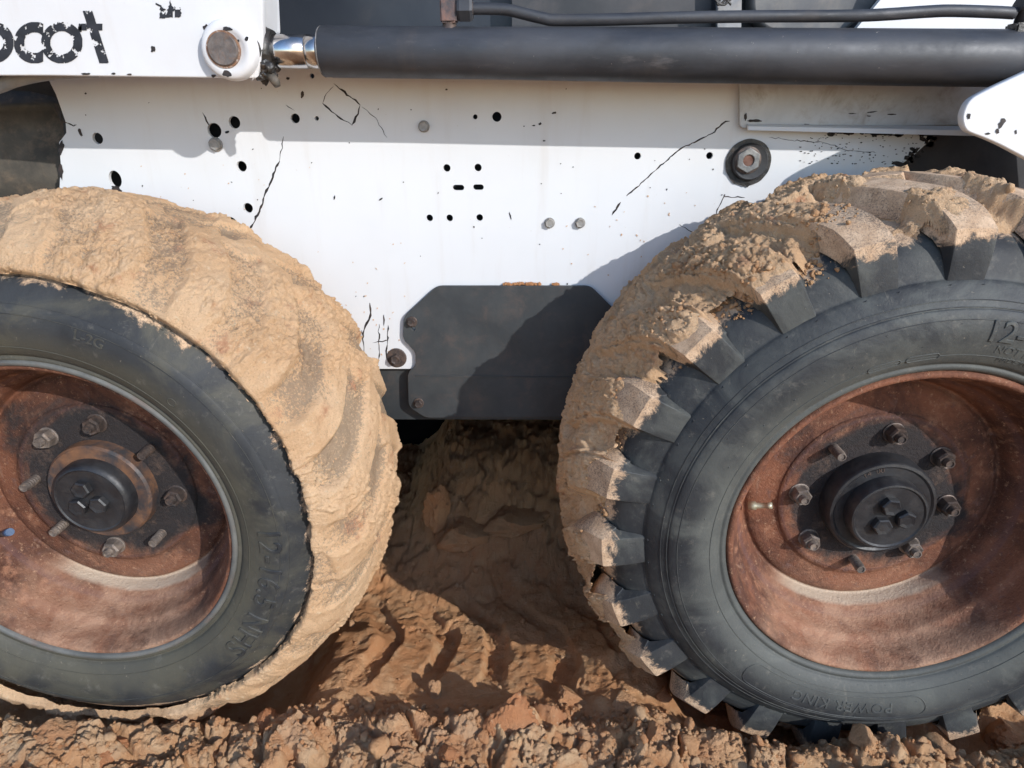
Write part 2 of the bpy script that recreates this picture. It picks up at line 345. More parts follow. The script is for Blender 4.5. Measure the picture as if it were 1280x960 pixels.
for i, (pp, spx, sq, c, lab) in enumerate(CL):
    # march the ray down to the ground
    Y = .5
    while Y < 1.2 and P(*pp, Y).z > gz(P(*pp, Y).x, Y)+.003: Y += .004
    p = P(*pp, Y); s = spx/FPX*(p-Vector((0, 0, H))).length*.55
    v, f = rock(40+i, 5 if spx > 28 else 4, .34)
    v = v*np.array(sq)*s
    rr = {'r': (.75, .1, .1), 'p': (.1, .75, 0), 't': (.25, .3, .1)}[c]
    m = npmesh('soil_clod', v, f, SOIL, True, dict(red=np.full(len(v), rr[0]), pale=np.full(len(v), rr[1]), moist=np.full(len(v), rr[2])))
    o = bpy.data.objects.new('soil_clod', m); COL.objects.link(o); o.location = p+Vector((0, .01, -s*.25)); o.rotation_euler = (0, 0, i*1.3)
    o['label'] = lab; o['category'] = 'soil clod'; o['group'] = 'clay clods in the foreground bank'
for (pp, Y, s, sq, lab) in (((548, 655), 1.17, .038, (.8, .8, 1.5), 'upright crumbly clod standing in the shade under the machine'),
                            ((585, 668), 1.12, .045, (1.3, 1, .8), 'broad clod at the foot of the upright one in the shade'),
                            ((645, 650), 1.16, .05, (1.5, 1, .6), 'low wide brown clod in the shade under the cover plate'),
                            ((826, 872), .80, .014, (1.1, 1, .7), 'small tan clod beside the shaded foot of the right tyre')):
    v, f = rock(len(lab), 5, .4); Y = .7
    while Y < 1.9 and P(*pp, Y).z > gz(P(*pp, Y).x, Y)+.002: Y += .006
    p = P(*pp, Y)+Vector((0, 0, s*sq[2]*.55 if sq[2] > 1 else 0))
    m = npmesh('soil_clod', v*np.array(sq)*s, f, SOIL, True, dict(red=np.full(len(v), .25), pale=np.full(len(v), .2), moist=np.full(len(v), .5)))
    o = bpy.data.objects.new('soil_clod', m); COL.objects.link(o); o.location = p; o['label'] = lab; o['category'] = 'soil clod'
# ------------------------------------------------------------------ loader root
loader = bpy.data.objects.new('skid_steer_loader', None); COL.objects.link(loader); loader.location = (0, 1.4, 0)
loader['label'] = 'muddy white skid steer loader with rusty wheels seen from the side'; loader['category'] = 'loader'
WORLD[loader] = Vector((0, 1.4, 0))
def part(name, vs, fs, mat, origin=None, parent=loader, smooth=False, label=None):
    og = Vector(origin) if origin is not None else sum((Vector(v) for v in vs), Vector())/len(vs)
    o = mesh(name, vs, fs, mat, parent, og, smooth)
    if label: o['label'] = label
    return o
def outline_mesh(loops, Y, thick, mat, name, parent=loader, bevel=.0, label=None):
    """flat plate in the XZ plane: first loop the outline, the others holes; front face at Y"""
    cu = bpy.data.curves.new('tmp', 'CURVE'); cu.dimensions = '2D'; cu.fill_mode = 'BOTH'; cu.extrude = thick/2-bevel
    cu.bevel_depth = bevel; cu.bevel_resolution = 1
    for lp in loops:
        sp = cu.splines.new('POLY'); sp.points.add(len(lp)-1); sp.use_cyclic_u = True
        for q, (x, z) in zip(sp.points, lp): q.co = (x, z, 0, 1)
    ob = bpy.data.objects.new('tmp', cu); COL.objects.link(ob); dg = bpy.context.evaluated_depsgraph_get(); dg.update()
    me = bpy.data.meshes.new_from_object(ob.evaluated_get(dg)); bpy.data.objects.remove(ob); bpy.data.curves.remove(cu)
    xs = [p[0] for p in loops[0]]; zs = [p[1] for p in loops[0]]
    og = Vector(((min(xs)+max(xs))/2, Y, (min(zs)+max(zs))/2))
    for v in me.vertices:
        x, z, t = v.co; v.co = (x-og.x, thick/2-t, z-og.z)
    me.name = name; me.materials.clear(); me.materials.append(mat); me.update()
    o = bpy.data.objects.new(name, me); place(o, og, parent)
    if label: o['label'] = label
    return o
def pxl(pts, Y): return [(P(x, y, Y).x, P(x, y, Y).z) for x, y in pts]
def circ(px, py, r, Y, n=20, sx=1, sz=1):
    c = P(px, py, Y); k = r*Y/FPX*1.04
    return [(c.x+math.cos(i*2*math.pi/n)*k*sx, c.z+math.sin(i*2*math.pi/n)*k*sz) for i in range(n)]
def slot(px, py, w, h, Y):
    c = P(px, py, Y); k = Y/FPX; r = h*k/2; L = (w-h)*k/2; o = []
    for s, a0 in ((1, -90), (-1, 90)):
        for j in range(7): a = math.radians(a0+j*30); o.append((c.x+s*L+math.cos(a)*r, c.z+math.sin(a)*r))
    return o
def rounded(pts, r, n=5):
    out = []; N = len(pts)
    for i in range(N):
        a, b, c = (Vector(pts[i-1]), Vector(pts[i]), Vector(pts[(i+1) % N])); u = (a-b); v = (c-b)
        k = min(r, u.length*.45, v.length*.45); p = b+u.normalized()*k; q = b+v.normalized()*k
        for j in range(n+1):
            t = j/n; w = p*(1-t)**2+b*2*t*(1-t)+q*t*t; out.append((w.x, w.y))
    return out
def box(name, lo, hi, mat, parent=loader, bev=.002, label=None):
    bm = bmesh.new(); bmesh.ops.create_cube(bm, size=1)
    c = (Vector(lo)+Vector(hi))/2; d = Vector(hi)-Vector(lo)
    for v in bm.verts: v.co = Vector((v.co.x*d.x, v.co.y*d.y, v.co.z*d.z))
    if bev: bmesh.ops.bevel(bm, geom=bm.edges[:], offset=bev, segments=2, affect='EDGES')
    m = bpy.data.meshes.new(name); bm.to_mesh(m); bm.free(); m.materials.append(mat)
    o = place(bpy.data.objects.new(name, m), c, parent)
    if label: o['label'] = label
    return o
def tube(name, pts, r, mat, parent=loader, seg=20, label=None, caps=True, origin=None):
    pts = [Vector(p) for p in pts]; vs = []; fs = []
    rs = r if isinstance(r, (list, tuple)) else [r]*len(pts); up = Vector((0, 1, .02)).normalized()
    for i, p in enumerate(pts):
        t = (pts[min(i+1, len(pts)-1)]-pts[max(i-1, 0)]).normalized()
        a = t.cross(up)
        if a.length < .1: a = t.cross(Vector((0, 0, 1)))
        a.normalize(); b = t.cross(a)
        for k in range(seg): w = k*2*math.pi/seg; vs.append(p+(a*math.cos(w)+b*math.sin(w))*rs[i])
    for i in range(len(pts)-1):
        for k in range(seg): j = (k+1) % seg; fs.append((i*seg+k, i*seg+j, (i+1)*seg+j, (i+1)*seg+k))
    if caps: fs.append(tuple(range(seg-1, -1, -1))); fs.append(tuple(range((len(pts)-1)*seg, len(pts)*seg)))
    o = part(name, vs, fs, mat, origin or pts[0], parent, False, label); m = o.data
    for pl in m.polygons: pl.use_smooth = len(pl.vertices) == 4
    return o
def lathe_y(prof, seg=64, close=False):
    """profile [(y, r)] about the Y axis, local mesh data as (verts, faces)"""
    vs = []; fs = []
    for y, r in prof:
        for k in range(seg): a = 2*math.pi*k/seg; vs.append((math.cos(a)*r, y, math.sin(a)*r))
    for i in range(len(prof)-1):
        for k in range(seg): j = (k+1) % seg; fs.append((i*seg+k, (i+1)*seg+k, (i+1)*seg+j, i*seg+j))
    if close: fs.append(tuple(range(seg))); fs.append(tuple(range(len(prof)*seg-1, (len(prof)-1)*seg-1, -1)))
    return vs, fs
def fix_normals(o):
    bm = bmesh.new(); bm.from_mesh(o.data); bmesh.ops.recalc_face_normals(bm, faces=bm.faces[:]); bm.to_mesh(o.data); bm.free()
def round_part(name, prof, origin, mat, parent, seg=48, label=None, sharp=35, close=True):
    vs, fs = lathe_y(prof, seg, close); m = bpy.data.meshes.new(name); m.from_pydata(vs, [], fs); m.materials.append(mat)
    o = bpy.data.objects.new(name, m); fix_normals(o)
    m.polygons.foreach_set('use_smooth', [True]*len(m.polygons)); m.set_sharp_from_angle(angle=math.radians(sharp))
    place(o, origin, parent)
    if label: o['label'] = label
    return o
_bolt = {}
def hexbolt(name, c, r, h, mat, parent, washer=0, dome=.25):
    """hexagonal head standing out of a plane facing -Y, mesh data shared by size"""
    key = (name, round(r, 4), round(h, 4), mat.name, round(washer, 4))
    if key not in _bolt:
        vs = []; fs = []
        def ring(n, rr, y, ph=0):
            b = len(vs); vs.extend([(math.cos(2*math.pi*k/n+ph)*rr, y, math.sin(2*math.pi*k/n+ph)*rr) for k in range(n)]); return b
        def join(a, b, n):
            for k in range(n): j = (k+1) % n; fs.append((a+k, b+k, b+j, a+j))
        y0 = 0
        if washer:
            a = ring(24, washer, .0005); b = ring(24, washer, -.0018); join(a, b, 24); b2 = ring(24, washer*.93, -.0024); join(b, b2, 24)
            fs.append(tuple(b2+k for k in range(24))); y0 = -.0022
        a = ring(12, 0, 0)
        del vs[a:]
        def hx(rr, y):
            b = len(vs)
            for k in range(6):
                t = math.radians(60*k+12); vs.append((math.cos(t)*rr, y, math.sin(t)*rr))
            return b
        a = hx(r, y0+.0005); b = hx(r, y0-h*.8); join(a, b, 6); c2 = hx(r*.86, y0-h); join(b, c2, 6); d = hx(r*.5, y0-h*(1-.08)); join(c2, d, 6)
        fs.append(tuple(d+k for k in range(6)))
        m = bpy.data.meshes.new(name); m.from_pydata(vs, [], fs); m.materials.append(mat)
        t = bpy.data.objects.new('t', m); fix_normals(t); bpy.data.objects.remove(t); _bolt[key] = m
    o = bpy.data.objects.new(name, _bolt[key]); place(o, c, parent); o.rotation_euler = (0, random.uniform(0, 1), 0)
    return o
# ------------------------------------------------------------------ wheels
import functools
def interp(pts, n):
    """catmull-rom through points, n samples per span"""
    p = [np.array(q, float) for q in pts]; out = []
    for i in range(len(p)-1):
        a, b, c, d = p[max(i-1, 0)], p[i], p[i+1], p[min(i+2, len(p)-1)]
        for k in range(n):
            t = k/n; out.append(.5*((2*b)+(-a+c)*t+(2*a-5*b+4*c-d)*t*t+(-a+3*b-3*c+d)*t**3))
    out.append(p[-1]); return out
# sidewall and carcass (y, r)
SIDE = [(.006, .2215), (-.004, .2245), (-.0075, .229), (-.0065, .2335), (-.0105, .2365), (-.0165, .246), (-.0215, .260), (-.0240, .276), (-.0225, .291),
        (-.0195, .2985), (-.0175, .3000), (-.0165, .3020), (-.0105, .312), (-.002, .3235), (.003, .327)]
CARC = [(.003, .327), (.0095, .344), (.018, .359), (.033, .371), (.056, .381), (.09, .389), (.14, .392), (.155, .392), (.17, .392), (.22, .389), (.254, .381), (.277, .371), (.292, .359), (.3005, .344), (.307, .327)]
BACK = [(.307, .327), (.325, .30), (.333, .27), (.325, .24), (.304, .2215)]
PROF = SIDE[:-1]+CARC+BACK[1:]
_sy = np.array([p[0] for p in SIDE]); _sr = np.array([p[1] for p in SIDE])
def side_y(r): return float(np.interp(r, _sr, _sy))
_cy = np.array([p[0] for p in CARC]); _cr = np.array([p[1] for p in CARC])
NL = 23; PITCH = 2*math.pi/NL
# lug stations: top (y, r), base (y, r), angle offset (deg), half width (deg)
LUG = [((.0012, .3258), (.004, .324), 0.0, 3.35), ((-.001, .352), (.008, .342), 0, 3.35), ((.000, .3775), (.013, .359), .1, 3.3), ((.0015, .3815), (.015, .361), .1, 3.25), ((.007, .3865), (.022, .368), .25, 3.3),
       ((.030, .402), (.048, .381), 1.0, 3.4), ((.060, .414), (.070, .387), 3.2, 3.6), ((.095, .421), (.098, .391), 6.6, 3.7), ((.135, .425), (.138, .393), 10.5, 3.6), ((.168, .425), (.172, .393), 13.2, 3.3)]
def lug_mesh(mat, mirror, seed, name='tread_lug', low=1.):
    raw = [(*t, *b, a, w) for t, b, a, w in LUG]; st = interp(raw[:4], 3)+interp(raw[4:], 6); vs = []; fs = []
    st = st+[np.array([.170, .421, .180, .392, 13.4, 2.8]), np.array([.178, .396, .184, .391, 14., 2.8])]
    cols = [(-1.66, 0), (-1.32, .5), (-1.01, .95), (-.96, 1), (-.6, 1.), (-.2, 1.), (.2, 1.), (.6, 1.), (.96, 1), (1.01, .95), (1.32, .5), (1.66, 0)]
    for i, (ty, tr, by, br, a, w) in enumerate(st):
        for u, k in cols:
            y = by+(ty-by)*k*(1 if low == 1 else .5); r = br+(tr-br)*k*low; q = Vector((y*40, u*1.1+seed*5, r*40))
            if k > .5:
                d = mn.noise(q)*.0012; r += d; y += d*.3
            ang = math.radians(a+u*w)
            if abs(u) > 1: a_ = .2+.8*min(1, max(0, i-3)/12); ang = math.radians(a+math.copysign(1+(abs(u)-1)*a_, u)*w)
            if mirror: y = .31-y
            vs.append((math.cos(ang)*r, y, math.sin(ang)*r))
    n = len(cols)
    for i in range(len(st)-1):
        for k in range(n-1): fs.append((i*n+k, i*n+k+1, (i+1)*n+k+1, (i+1)*n+k))
    m = bpy.data.meshes.new(name); m.from_pydata(vs, [], fs); m.materials.append(mat)
    t = bpy.data.objects.new('t', m); fix_normals(t); bpy.data.objects.remove(t)
    m.polygons.foreach_set('use_smooth', [True]*len(m.polygons)); m.set_sharp_from_angle(angle=math.radians(24))
    return m
_lt = np.array([[t[0], t[1], a] for t, b, a, w in LUG]); _lb = np.array([b for t, b, a, w in LUG])
def surf_r(A, Yy, a0):
    """outer radius of carcass plus lugs at angle A (rad) and depth Yy"""
    base = np.interp(Yy, _cy, _cr); out = base.copy()
    for mir, off in ((False, 0), (True, .5)):
        y = .31-Yy if mir else Yy
        top = np.interp(y, _lt[3:, 0], _lt[3:, 1]); ao = np.radians(np.interp(y, _lt[3:, 0], _lt[3:, 2]))
        u = (A-a0-ao)/PITCH-off; u = np.abs(u-np.round(u))*PITCH/math.radians(3.2)
        k = sm(1.6, .98, u)*sm(.182, .172, y)
        out = np.maximum(out, base+(np.maximum(top, base)-base)*k)
    return out, base
def text_ring(wheel, txt, size, ang, r0, mat, depth=.0009, outline=True, label=None, name='raised_lettering', spacing=1.0):
    """raised letters bent round the sidewall, tops outward, centred at angle ang (deg)"""
    cu = bpy.data.curves.new('tmp', 'FONT'); cu.body = txt; cu.size = size; cu.align_x = 'CENTER'; cu.space_character = spacing; cu.resolution_u = 4
    if outline: cu.extrude = depth*.7; cu.bevel_depth = depth*.45; cu.bevel_resolution = 0
    else: cu.extrude = depth
    ob = bpy.data.objects.new('tmp', cu); COL.objects.link(ob); dg = bpy.context.evaluated_depsgraph_get(); dg.update()
    me = bpy.data.meshes.new_from_object(ob.evaluated_get(dg)); bpy.data.objects.remove(ob); bpy.data.curves.remove(cu)
    bm = bmesh.new(); bm.from_mesh(me)
    for _ in range(4):
        le = [e_ for e_ in bm.edges if e_.calc_length() > size*.12]
        if le: bmesh.ops.subdivide_edges(bm, edges=le, cuts=1, use_grid_fill=True)
    bmesh.ops.triangulate(bm, faces=bm.faces[:]); bm.to_mesh(me); bm.free()
    for v in me.vertices:
        r = r0+v.co.y; a = math.radians(ang)-v.co.x/(r0+size*.35)
        v.co = (math.cos(a)*r, side_y(r)-v.co.z*.9-.0001, math.sin(a)*r)
    me.name = name; me.materials.clear(); me.materials.append(mat); me.update()
    o = bpy.data.objects.new(name, me); place(o, WORLD[wheel], wheel)
    if label: o['label'] = label
def ridge_loop(wheel, pts, mat, rad=.0008, name='raised_outline', closed=True):
    """pts (angle deg, r) -> thin raised line on the sidewall"""
    q = [Vector((math.cos(math.radians(a))*r, side_y(r)-.0003, math.sin(math.radians(a))*r))+WORLD[wheel] for a, r in pts]
    if closed: q.append(q[0])
    return tube(name, q, rad, mat, wheel, 6, caps=False, origin=WORLD[wheel])
def make_wheel(ax, a0, rub, rust, left):
    og = Vector((ax, DW, AZ))
    rim = [(.020, .2105), (.012, .2225), (.004, .2242), (-.003, .2222), (-.0052, .2185), (-.003, .2145), (.006, .2108), (.016, .2085), (.026, .2070), (.034, .2035),
           (.040, .1980), (.052, .1955), (.064, .1920), (.074, .1850), (.082, .1790), (.094, .1755), (.1005, .1735), (.1005, .170), (.0965, .165), (.0945, .155), (.0930, .135),
           (.0900, .128), (.0885, .120), (.0885, .040), (.097, .030)]
    prof = interp(rim, 3); vs, fs = lathe_y([(p[0], p[1]) for p in prof], 144)
    nv = []
    for v in vs:   # slight dents
        v = Vector(v); k = mn.noise(v*9+Vector((ax*9, 0, 0)))*.0016; nv.append((v.x*(1+k*3), v.y+k, v.z*(1+k*3)))
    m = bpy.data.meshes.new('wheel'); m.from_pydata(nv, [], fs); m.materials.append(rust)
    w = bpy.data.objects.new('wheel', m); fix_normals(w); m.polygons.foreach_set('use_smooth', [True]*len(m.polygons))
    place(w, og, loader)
    w['label'] = ('left wheel with its tread smothered in caked orange clay' if left else 'right wheel with bare black lugs and clay crusted tread')
    # barrel back
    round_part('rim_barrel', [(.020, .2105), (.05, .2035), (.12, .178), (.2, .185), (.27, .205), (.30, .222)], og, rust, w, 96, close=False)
    # tyre
    pr = []
    sd = interp(SIDE, 4)
    for p in sd: pr.append((p[0], p[1]))
    for p in interp(CARC, 5)[1:]: pr.append((p[0], p[1]-(.016*min(1, (p[1]-.327)/.05) if left else 0)))
    for p in interp(BACK, 4)[1:]: pr.append((p[0], p[1]))
    vs, fs = lathe_y(pr, 288)
    m = bpy.data.meshes.new('tyre'); m.from_pydata([Vector(v)*(1+.0012*mn.noise(Vector(v)*14)) for v in vs], [], fs); m.materials.append(rub)
    t = bpy.data.objects.new('tyre', m); fix_normals(t); m.polygons.foreach_set('use_smooth', [True]*len(m.polygons)); place(t, og, w)
    # lugs: one mesh each side, copied round
    for mir in (() if left else (False, True)):
        lm = lug_mesh(rub, mir, 1+mir, low=.12 if left else 1.)
        for k in range(NL):
            o = bpy.data.objects.new('tread_lug', lm); place(o, og, w)
            o.rotation_euler = (0, -(math.radians(a0)+PITCH*(k+(.5 if mir else 0))), 0)
    # bead ring
    if left:
        round_part('bead_ring', [(p[0], p[1]) for p in interp([(-.001, .2190), (-.0075, .2205), (-.0095, .2235), (-.0088, .2265), (-.005, .2285)], 4)], og, RINGM, w, 144, close=False)
    # bead notches and mould nubs
    vs = []; fs = []
    rr = random.Random(5)
    def nub(a, r, s, L):
        b = len(vs); y = side_y(r)
        for da, dr, dy in ((-s/r, -s*.5, 0), (s/r*L, 0, 0), (-s/r, s*.5, 0), (0, 0, -s*.9)):
            vs.append((math.cos(a+da)*(r+dr), y+dy+.0001, math.sin(a+da)*(r+dr)))
        fs.extend([(b, b+1, b+3), (b+1, b+2, b+3), (b+2, b, b+3)])
    for k in range(80): nub(k*2*math.pi/80, .2385, .0010, 1.2)
    for k in range(46): nub(k*2*math.pi/46+rr.uniform(-.02, .02), rr.choice([.262, .285, .285]), .0014, 2)
    for k in range(NL):
        for s in (-1, 1): nub(math.radians(a0)+PITCH*k+s*math.radians(3.1), .3225, .0017, 2.2)
    m = bpy.data.meshes.new('mould_nubs'); m.from_pydata(vs, [], fs); m.materials.append(rub)
    nb = place(bpy.data.objects.new('mould_nubs', m), og, w); nb['kind'] = 'stuff'
    # hub
    if left:
        hub = round_part('hub_flange', [(.092, .075), (.072, .0735), (.0685, .0705), (.0685, .05)], og, m_simple('rusty_hub_flange', (.03, .03, .034), (.17, .08, .04), 22, .6, .1, .3, 140, .5, (.27, .13, .06)), w)
        round_part('hub_cap', [(.072, .0560), (.055, .0550), (.0495, .0515), (.0480, .0485), (.0495, .0465), (.0500, .01)], og, BLACKP, w)
        bc, by = (-.002, .003), .0503
    else:
        round_part('hub_flange', [(.092, .0720), (.062, .0715), (.0585, .0690), (.0578, .0655), (.0600, .0625), (.0605, .04)], og, BLACKP, w)
        round_part('hub_cap', [(.062, .0510), (.0430, .0505), (.0395, .0485), (.0390, .0460), (.0410, .0440), (.0415, .01)], og, BLACKP, w)
        bc, by = (.002, .002), .0418
        text_hub(w, og)
    for k in range(3):
        a = math.radians(90+120*k+(8 if left else 20)); q = .0175
        hexbolt('hub_bolt', og+Vector((bc[0]+math.cos(a)*q, by, bc[1]+math.sin(a)*q)), .0128, .010, BLACKP, w)
    bare = (1, 4, 5, 7) if left else (3, 6)
    for k in range(8):
        a = math.radians((-6 if left else -4)+45*k); c = og+Vector((math.cos(a)*.1015, .0885, math.sin(a)*.1015))
        mt = (DSTUD if k in (0, 1, 2) else STUD)
        L = .027 if k in bare else .024
        round_part('wheel_stud', [(.0, .0068)]+[(-L+.004+L*.75*(1-j/10)-.0, .0068 if j % 2 else .0061) for j in range(11)]+[(-L, .0058), (-L, .0045), (-L+.0015, .0040)], c, mt, w, 16)
        if k not in bare:
            hexbolt('lug_nut', c, .0128, .0150, mt, w, washer=.0142)
    # valve
    if left:
        c = P(2, 668, DW+.035); tube('valve_stem', [c, c+Vector((.018, -.010, .010))], .0042, DSTUD, w, 12)
        tube('valve_cap', [c+Vector((.017, -.0095, .0095)), c+Vector((.030, -.017, .0165))], .0052, BLUECAP, w, 12)
    else:
        c = P(936, 632, DW+.075); e = P(965, 632, DW+.062)
        tube('valve_stem', [c, c.lerp(e, .3), c.lerp(e, .35), c.lerp(e, .8), c.lerp(e, .82), e], [.0062, .0058, .0040, .0036, .0044, .0044], BRASS, w, 14)
    return w
PALEM = m_simple('pale_dry_clay', (.22, .15, .10), (.36, .27, .19), 40, .9, 0, .6, 200, .7, (.26, .13, .08))
def text_hub(w, og):
    cu = bpy.data.curves.new('tmp', 'FONT'); cu.body = '14  00'; cu.size = .011; cu.align_x = 'CENTER'; cu.extrude = .0009
    ob = bpy.data.objects.new('tmp', cu); COL.objects.link(ob); dg = bpy.context.evaluated_depsgraph_get(); dg.update()
    me = bpy.data.meshes.new_from_object(ob.evaluated_get(dg)); bpy.data.objects.remove(ob)
    for v in me.vertices:
        r = .0570+v.co.y; a = math.radians(112)-v.co.x/.061; v.co = (math.cos(a)*r, .0602-v.co.z, math.sin(a)*r)
    me.name = 'cast_lettering'; me.materials.clear(); me.materials.append(DSTUD); place(bpy.data.objects.new('cast_lettering', me), og, w)
def caked(w, left, a0):
    og = WORLD[w]
    na, ny = (1750, 165)
    if left: al, ah = math.radians(-178), math.radians(178)
    else: al, ah = math.radians(2), math.radians(358)
    a = np.linspace(al, ah, na); 
    if left:
        # v runs from the ragged lip on the sidewall over the crown to the inner side
        prof = np.array(interp([(-.014, .318), (-.0165, .331), (-.0105, .345), (.002, .360), (.022, .375), (.05, .386), (.09, .3945), (.14, .3985), (.19, .397), (.24, .388), (.285, .365), (.31, .33)], 16))
        cl = np.r_[0, np.cumsum(np.hypot(*np.diff(prof, axis=0).T))]; v = np.linspace(0, cl[-1], ny)
        py = np.interp(v, cl, prof[:, 0]); pr = np.interp(v, cl, prof[:, 1])
        A, V = np.meshgrid(a, v); Y = np.repeat(py[:, None], na, 1); R = np.repeat(pr[:, None], na, 1)
        ty = np.gradient(py, v)[:, None]; tr = np.gradient(pr, v)[:, None]; ny_, nr_ = -tr, ty
        ln = np.hypot(ny_, nr_); ny_ /= ln; nr_ /= ln
        X = A*.41
        S0, B0 = surf_r(A, np.clip(Y, .003, .307), a0)
        lugk = (S0-B0)/.031                      # 1 on a lug, 0 in a valley
        lugk = np.where(Y < .02, np.interp(Y, [-.02, .02], [.5, 1])*lugk+np.interp(Y, [-.02, .02], [.5, 0]), lugk)
        n1 = fbm(X*9, V*9, 1, 4); n2 = fbm(X*28, V*28, 3, 4)
        c2, i2 = clods(X, V, .017, 2); c3, i3 = clods(X, V+2, .007, 4)
        crumb = sm(.05, .28, fbm(X*6+3, V*6, 6, 3)+.25*sm(.12, .2, V)+.10*sm(-.2, .9, -np.cos(A-math.radians(30))*-1))
        d = .0060*n1+.0030*n2+crumb*(.0060*c2+.0035*c3)+.0013*fbm(X*120, V*120, 5, 3)+.0012*fbm(X*45, V*45, 6, 3)
        d = d-.0105*(1-lugk)*sm(.0, .06, V)*(.75+.6*fbm(X*5, V*5, 4, 2)+.25*np.sin(A*3))
        # fall-off of flakes
        fl = sm(.20, .26, fbm(X*7+11, V*7, 5, 3)); d = d-.004*fl
        # ragged lip: below this arc length the clay has broken away
        deg = np.degrees(A)
        lip = np.interp(deg, [-180, -125, -100, -70, -55, -30, -22, -10, 5, 22, 30, 45, 90, 130, 180],
                        [.0, .006, .010, .004, .000, .006, .010, .002, .006, .010, .012, .017, .013, .012, .0])
        jag = .0075*fbm(X*22, X*0+1, 2, 5)*np.interp(deg, [-120, -60, 15, 35], [.5, 1.6, 1.6, .35])
        ed = V-(lip+jag+.004)
        thick = np.clip((d+.010)/.02, 0, 1)
        d = d-.010*(1-sm(0, .0035, ed))
        Y = Y+ny_*d; R = R+nr_*d
        keep = ed > -.003
        redn = None
    else:
        yy = np.linspace(-.004, .30, ny); A, Y = np.meshgrid(a, yy); V = Y
        S0, B0 = surf_r(A, np.clip(Y, .003, .307), a0)
        X = A*.42; deg = np.degrees(A)
        lug = sm(.3, .9, (S0-B0)/.030)
        c1, i1 = clods(X, V, .026, 1); c2, i2 = clods(X, V, .012, 2); c3, i3 = clods(X, V+2, .005, 4)
        n1 = fbm(X*8+2, V*8, 1, 4)
        amt = np.interp(deg, [0, 90, 105, 118, 128, 142, 160, 200, 215, 240, 360], [-.16, -.08, .04, .26, .34, .23, .17, .18, .08, -.03, -.08])
        dep = sm(.008, .045, Y)
        m0 = n1*1.1+amt+.38*dep-.26
        # clay stuck to lug edges and crown, less on bare shoulder faces
        T = sm(.0, .22, m0)
        inner = sm(.035, .09, Y)*np.interp(deg, [0, 95, 125, 150, 230, 300], [.1, .3, 1, 1, 1, .5])
        T = np.maximum(T, inner*sm(-.6, -.2, n1+.1))
        fill = T*(1-lug)*np.interp(deg, [0, 100, 130, 200, 260], [.003, .006, .020, .018, .010])*(.5+sm(-.3, .4, fbm(X*10, V*10, 5, 3)))
        h = T*(.0012+.0055*c1*sm(.1, .5, m0+inner*.5)+.0042*c2+.0022*c3+.0012*fbm(X*120, V*120, 5, 3))+fill
        thick = np.clip(h/.007, 0, 1)
        R = S0-.003*(1-T)-.0015+h; R = R+.0010*sm(.04, .2, T); R = np.where(T < .02, S0-.006, R)
        R = R-(Y < .012)*sm(.012, .0, Y)*.012
        keep = (T > .04) & (Y > .006+.004*fbm(X*30, V*0, 2, 3)) & ((S0 > .368+.012*fbm(X*24, V*24, 7, 4)) | (Y > .045+.02*n1))
        ed = T
    Vt = np.stack([np.cos(A)*R, Y, np.sin(A)*R], -1).reshape(-1, 3)
    F = grid_faces(ny, na); kf = keep.ravel()[F].all(1); F = F[kf]
    used = np.unique(F); rm = np.full(len(Vt), -1); rm[used] = np.arange(len(used))
    m = npmesh('caked_mud', Vt[used], rm[F], MUD, True, dict(thick=thick.ravel()[used]))
    o = bpy.data.objects.new('caked_mud', m); place(o, og, w)
    rs_ = np.random.RandomState(31+left); wt = ((crumb*(.3+c2)*(ed > .002)+3.5*(ed > -.001)*(ed < .0035)) if left else (T > .25)*(.15+sm(.1, .5, m0))*(Y < .2)*(Y > .012)).ravel()
    wt = wt*keep.ravel()*(np.sin(A.ravel()) > -.9) if left else wt*keep.ravel(); nC = 3800 if left else 3000
    idx = rs_.choice(len(wt), nC, p=wt/wt.sum()); base = [rock(80+i, 1, .5) for i in range(5)]; VV = []; FF = []; off = 0
    for q, k in enumerate(idx):
        v, f = base[q % 5]; s = (.0011 if left else .0014)*np.exp(rs_.normal()*.5); v = (v*[1, .8, .6])@rand_rot(rs_).T*s+Vt[k]; VV.append(v); FF.append(f+off); off += len(v)
    V_ = np.concatenate(VV); cm = npmesh('clay_crumbs', V_, np.concatenate(FF), MUD, False, dict(thick=np.full(len(V_), 1.)))
    co_ = bpy.data.objects.new('clay_crumbs', cm); place(co_, og, w); co_['kind'] = 'stuff'
    o['label'] = 'thick orange clay covering the whole tread' if left else 'crumbly clay crust stuck between and over the lugs'
    return o
WR = make_wheel(AX_R, 107-15.652, RUB_R, RUST_R, False)
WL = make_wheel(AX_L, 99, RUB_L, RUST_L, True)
caked(WR, False, math.radians(107-15.652)); caked(WL, True, math.radians(99))
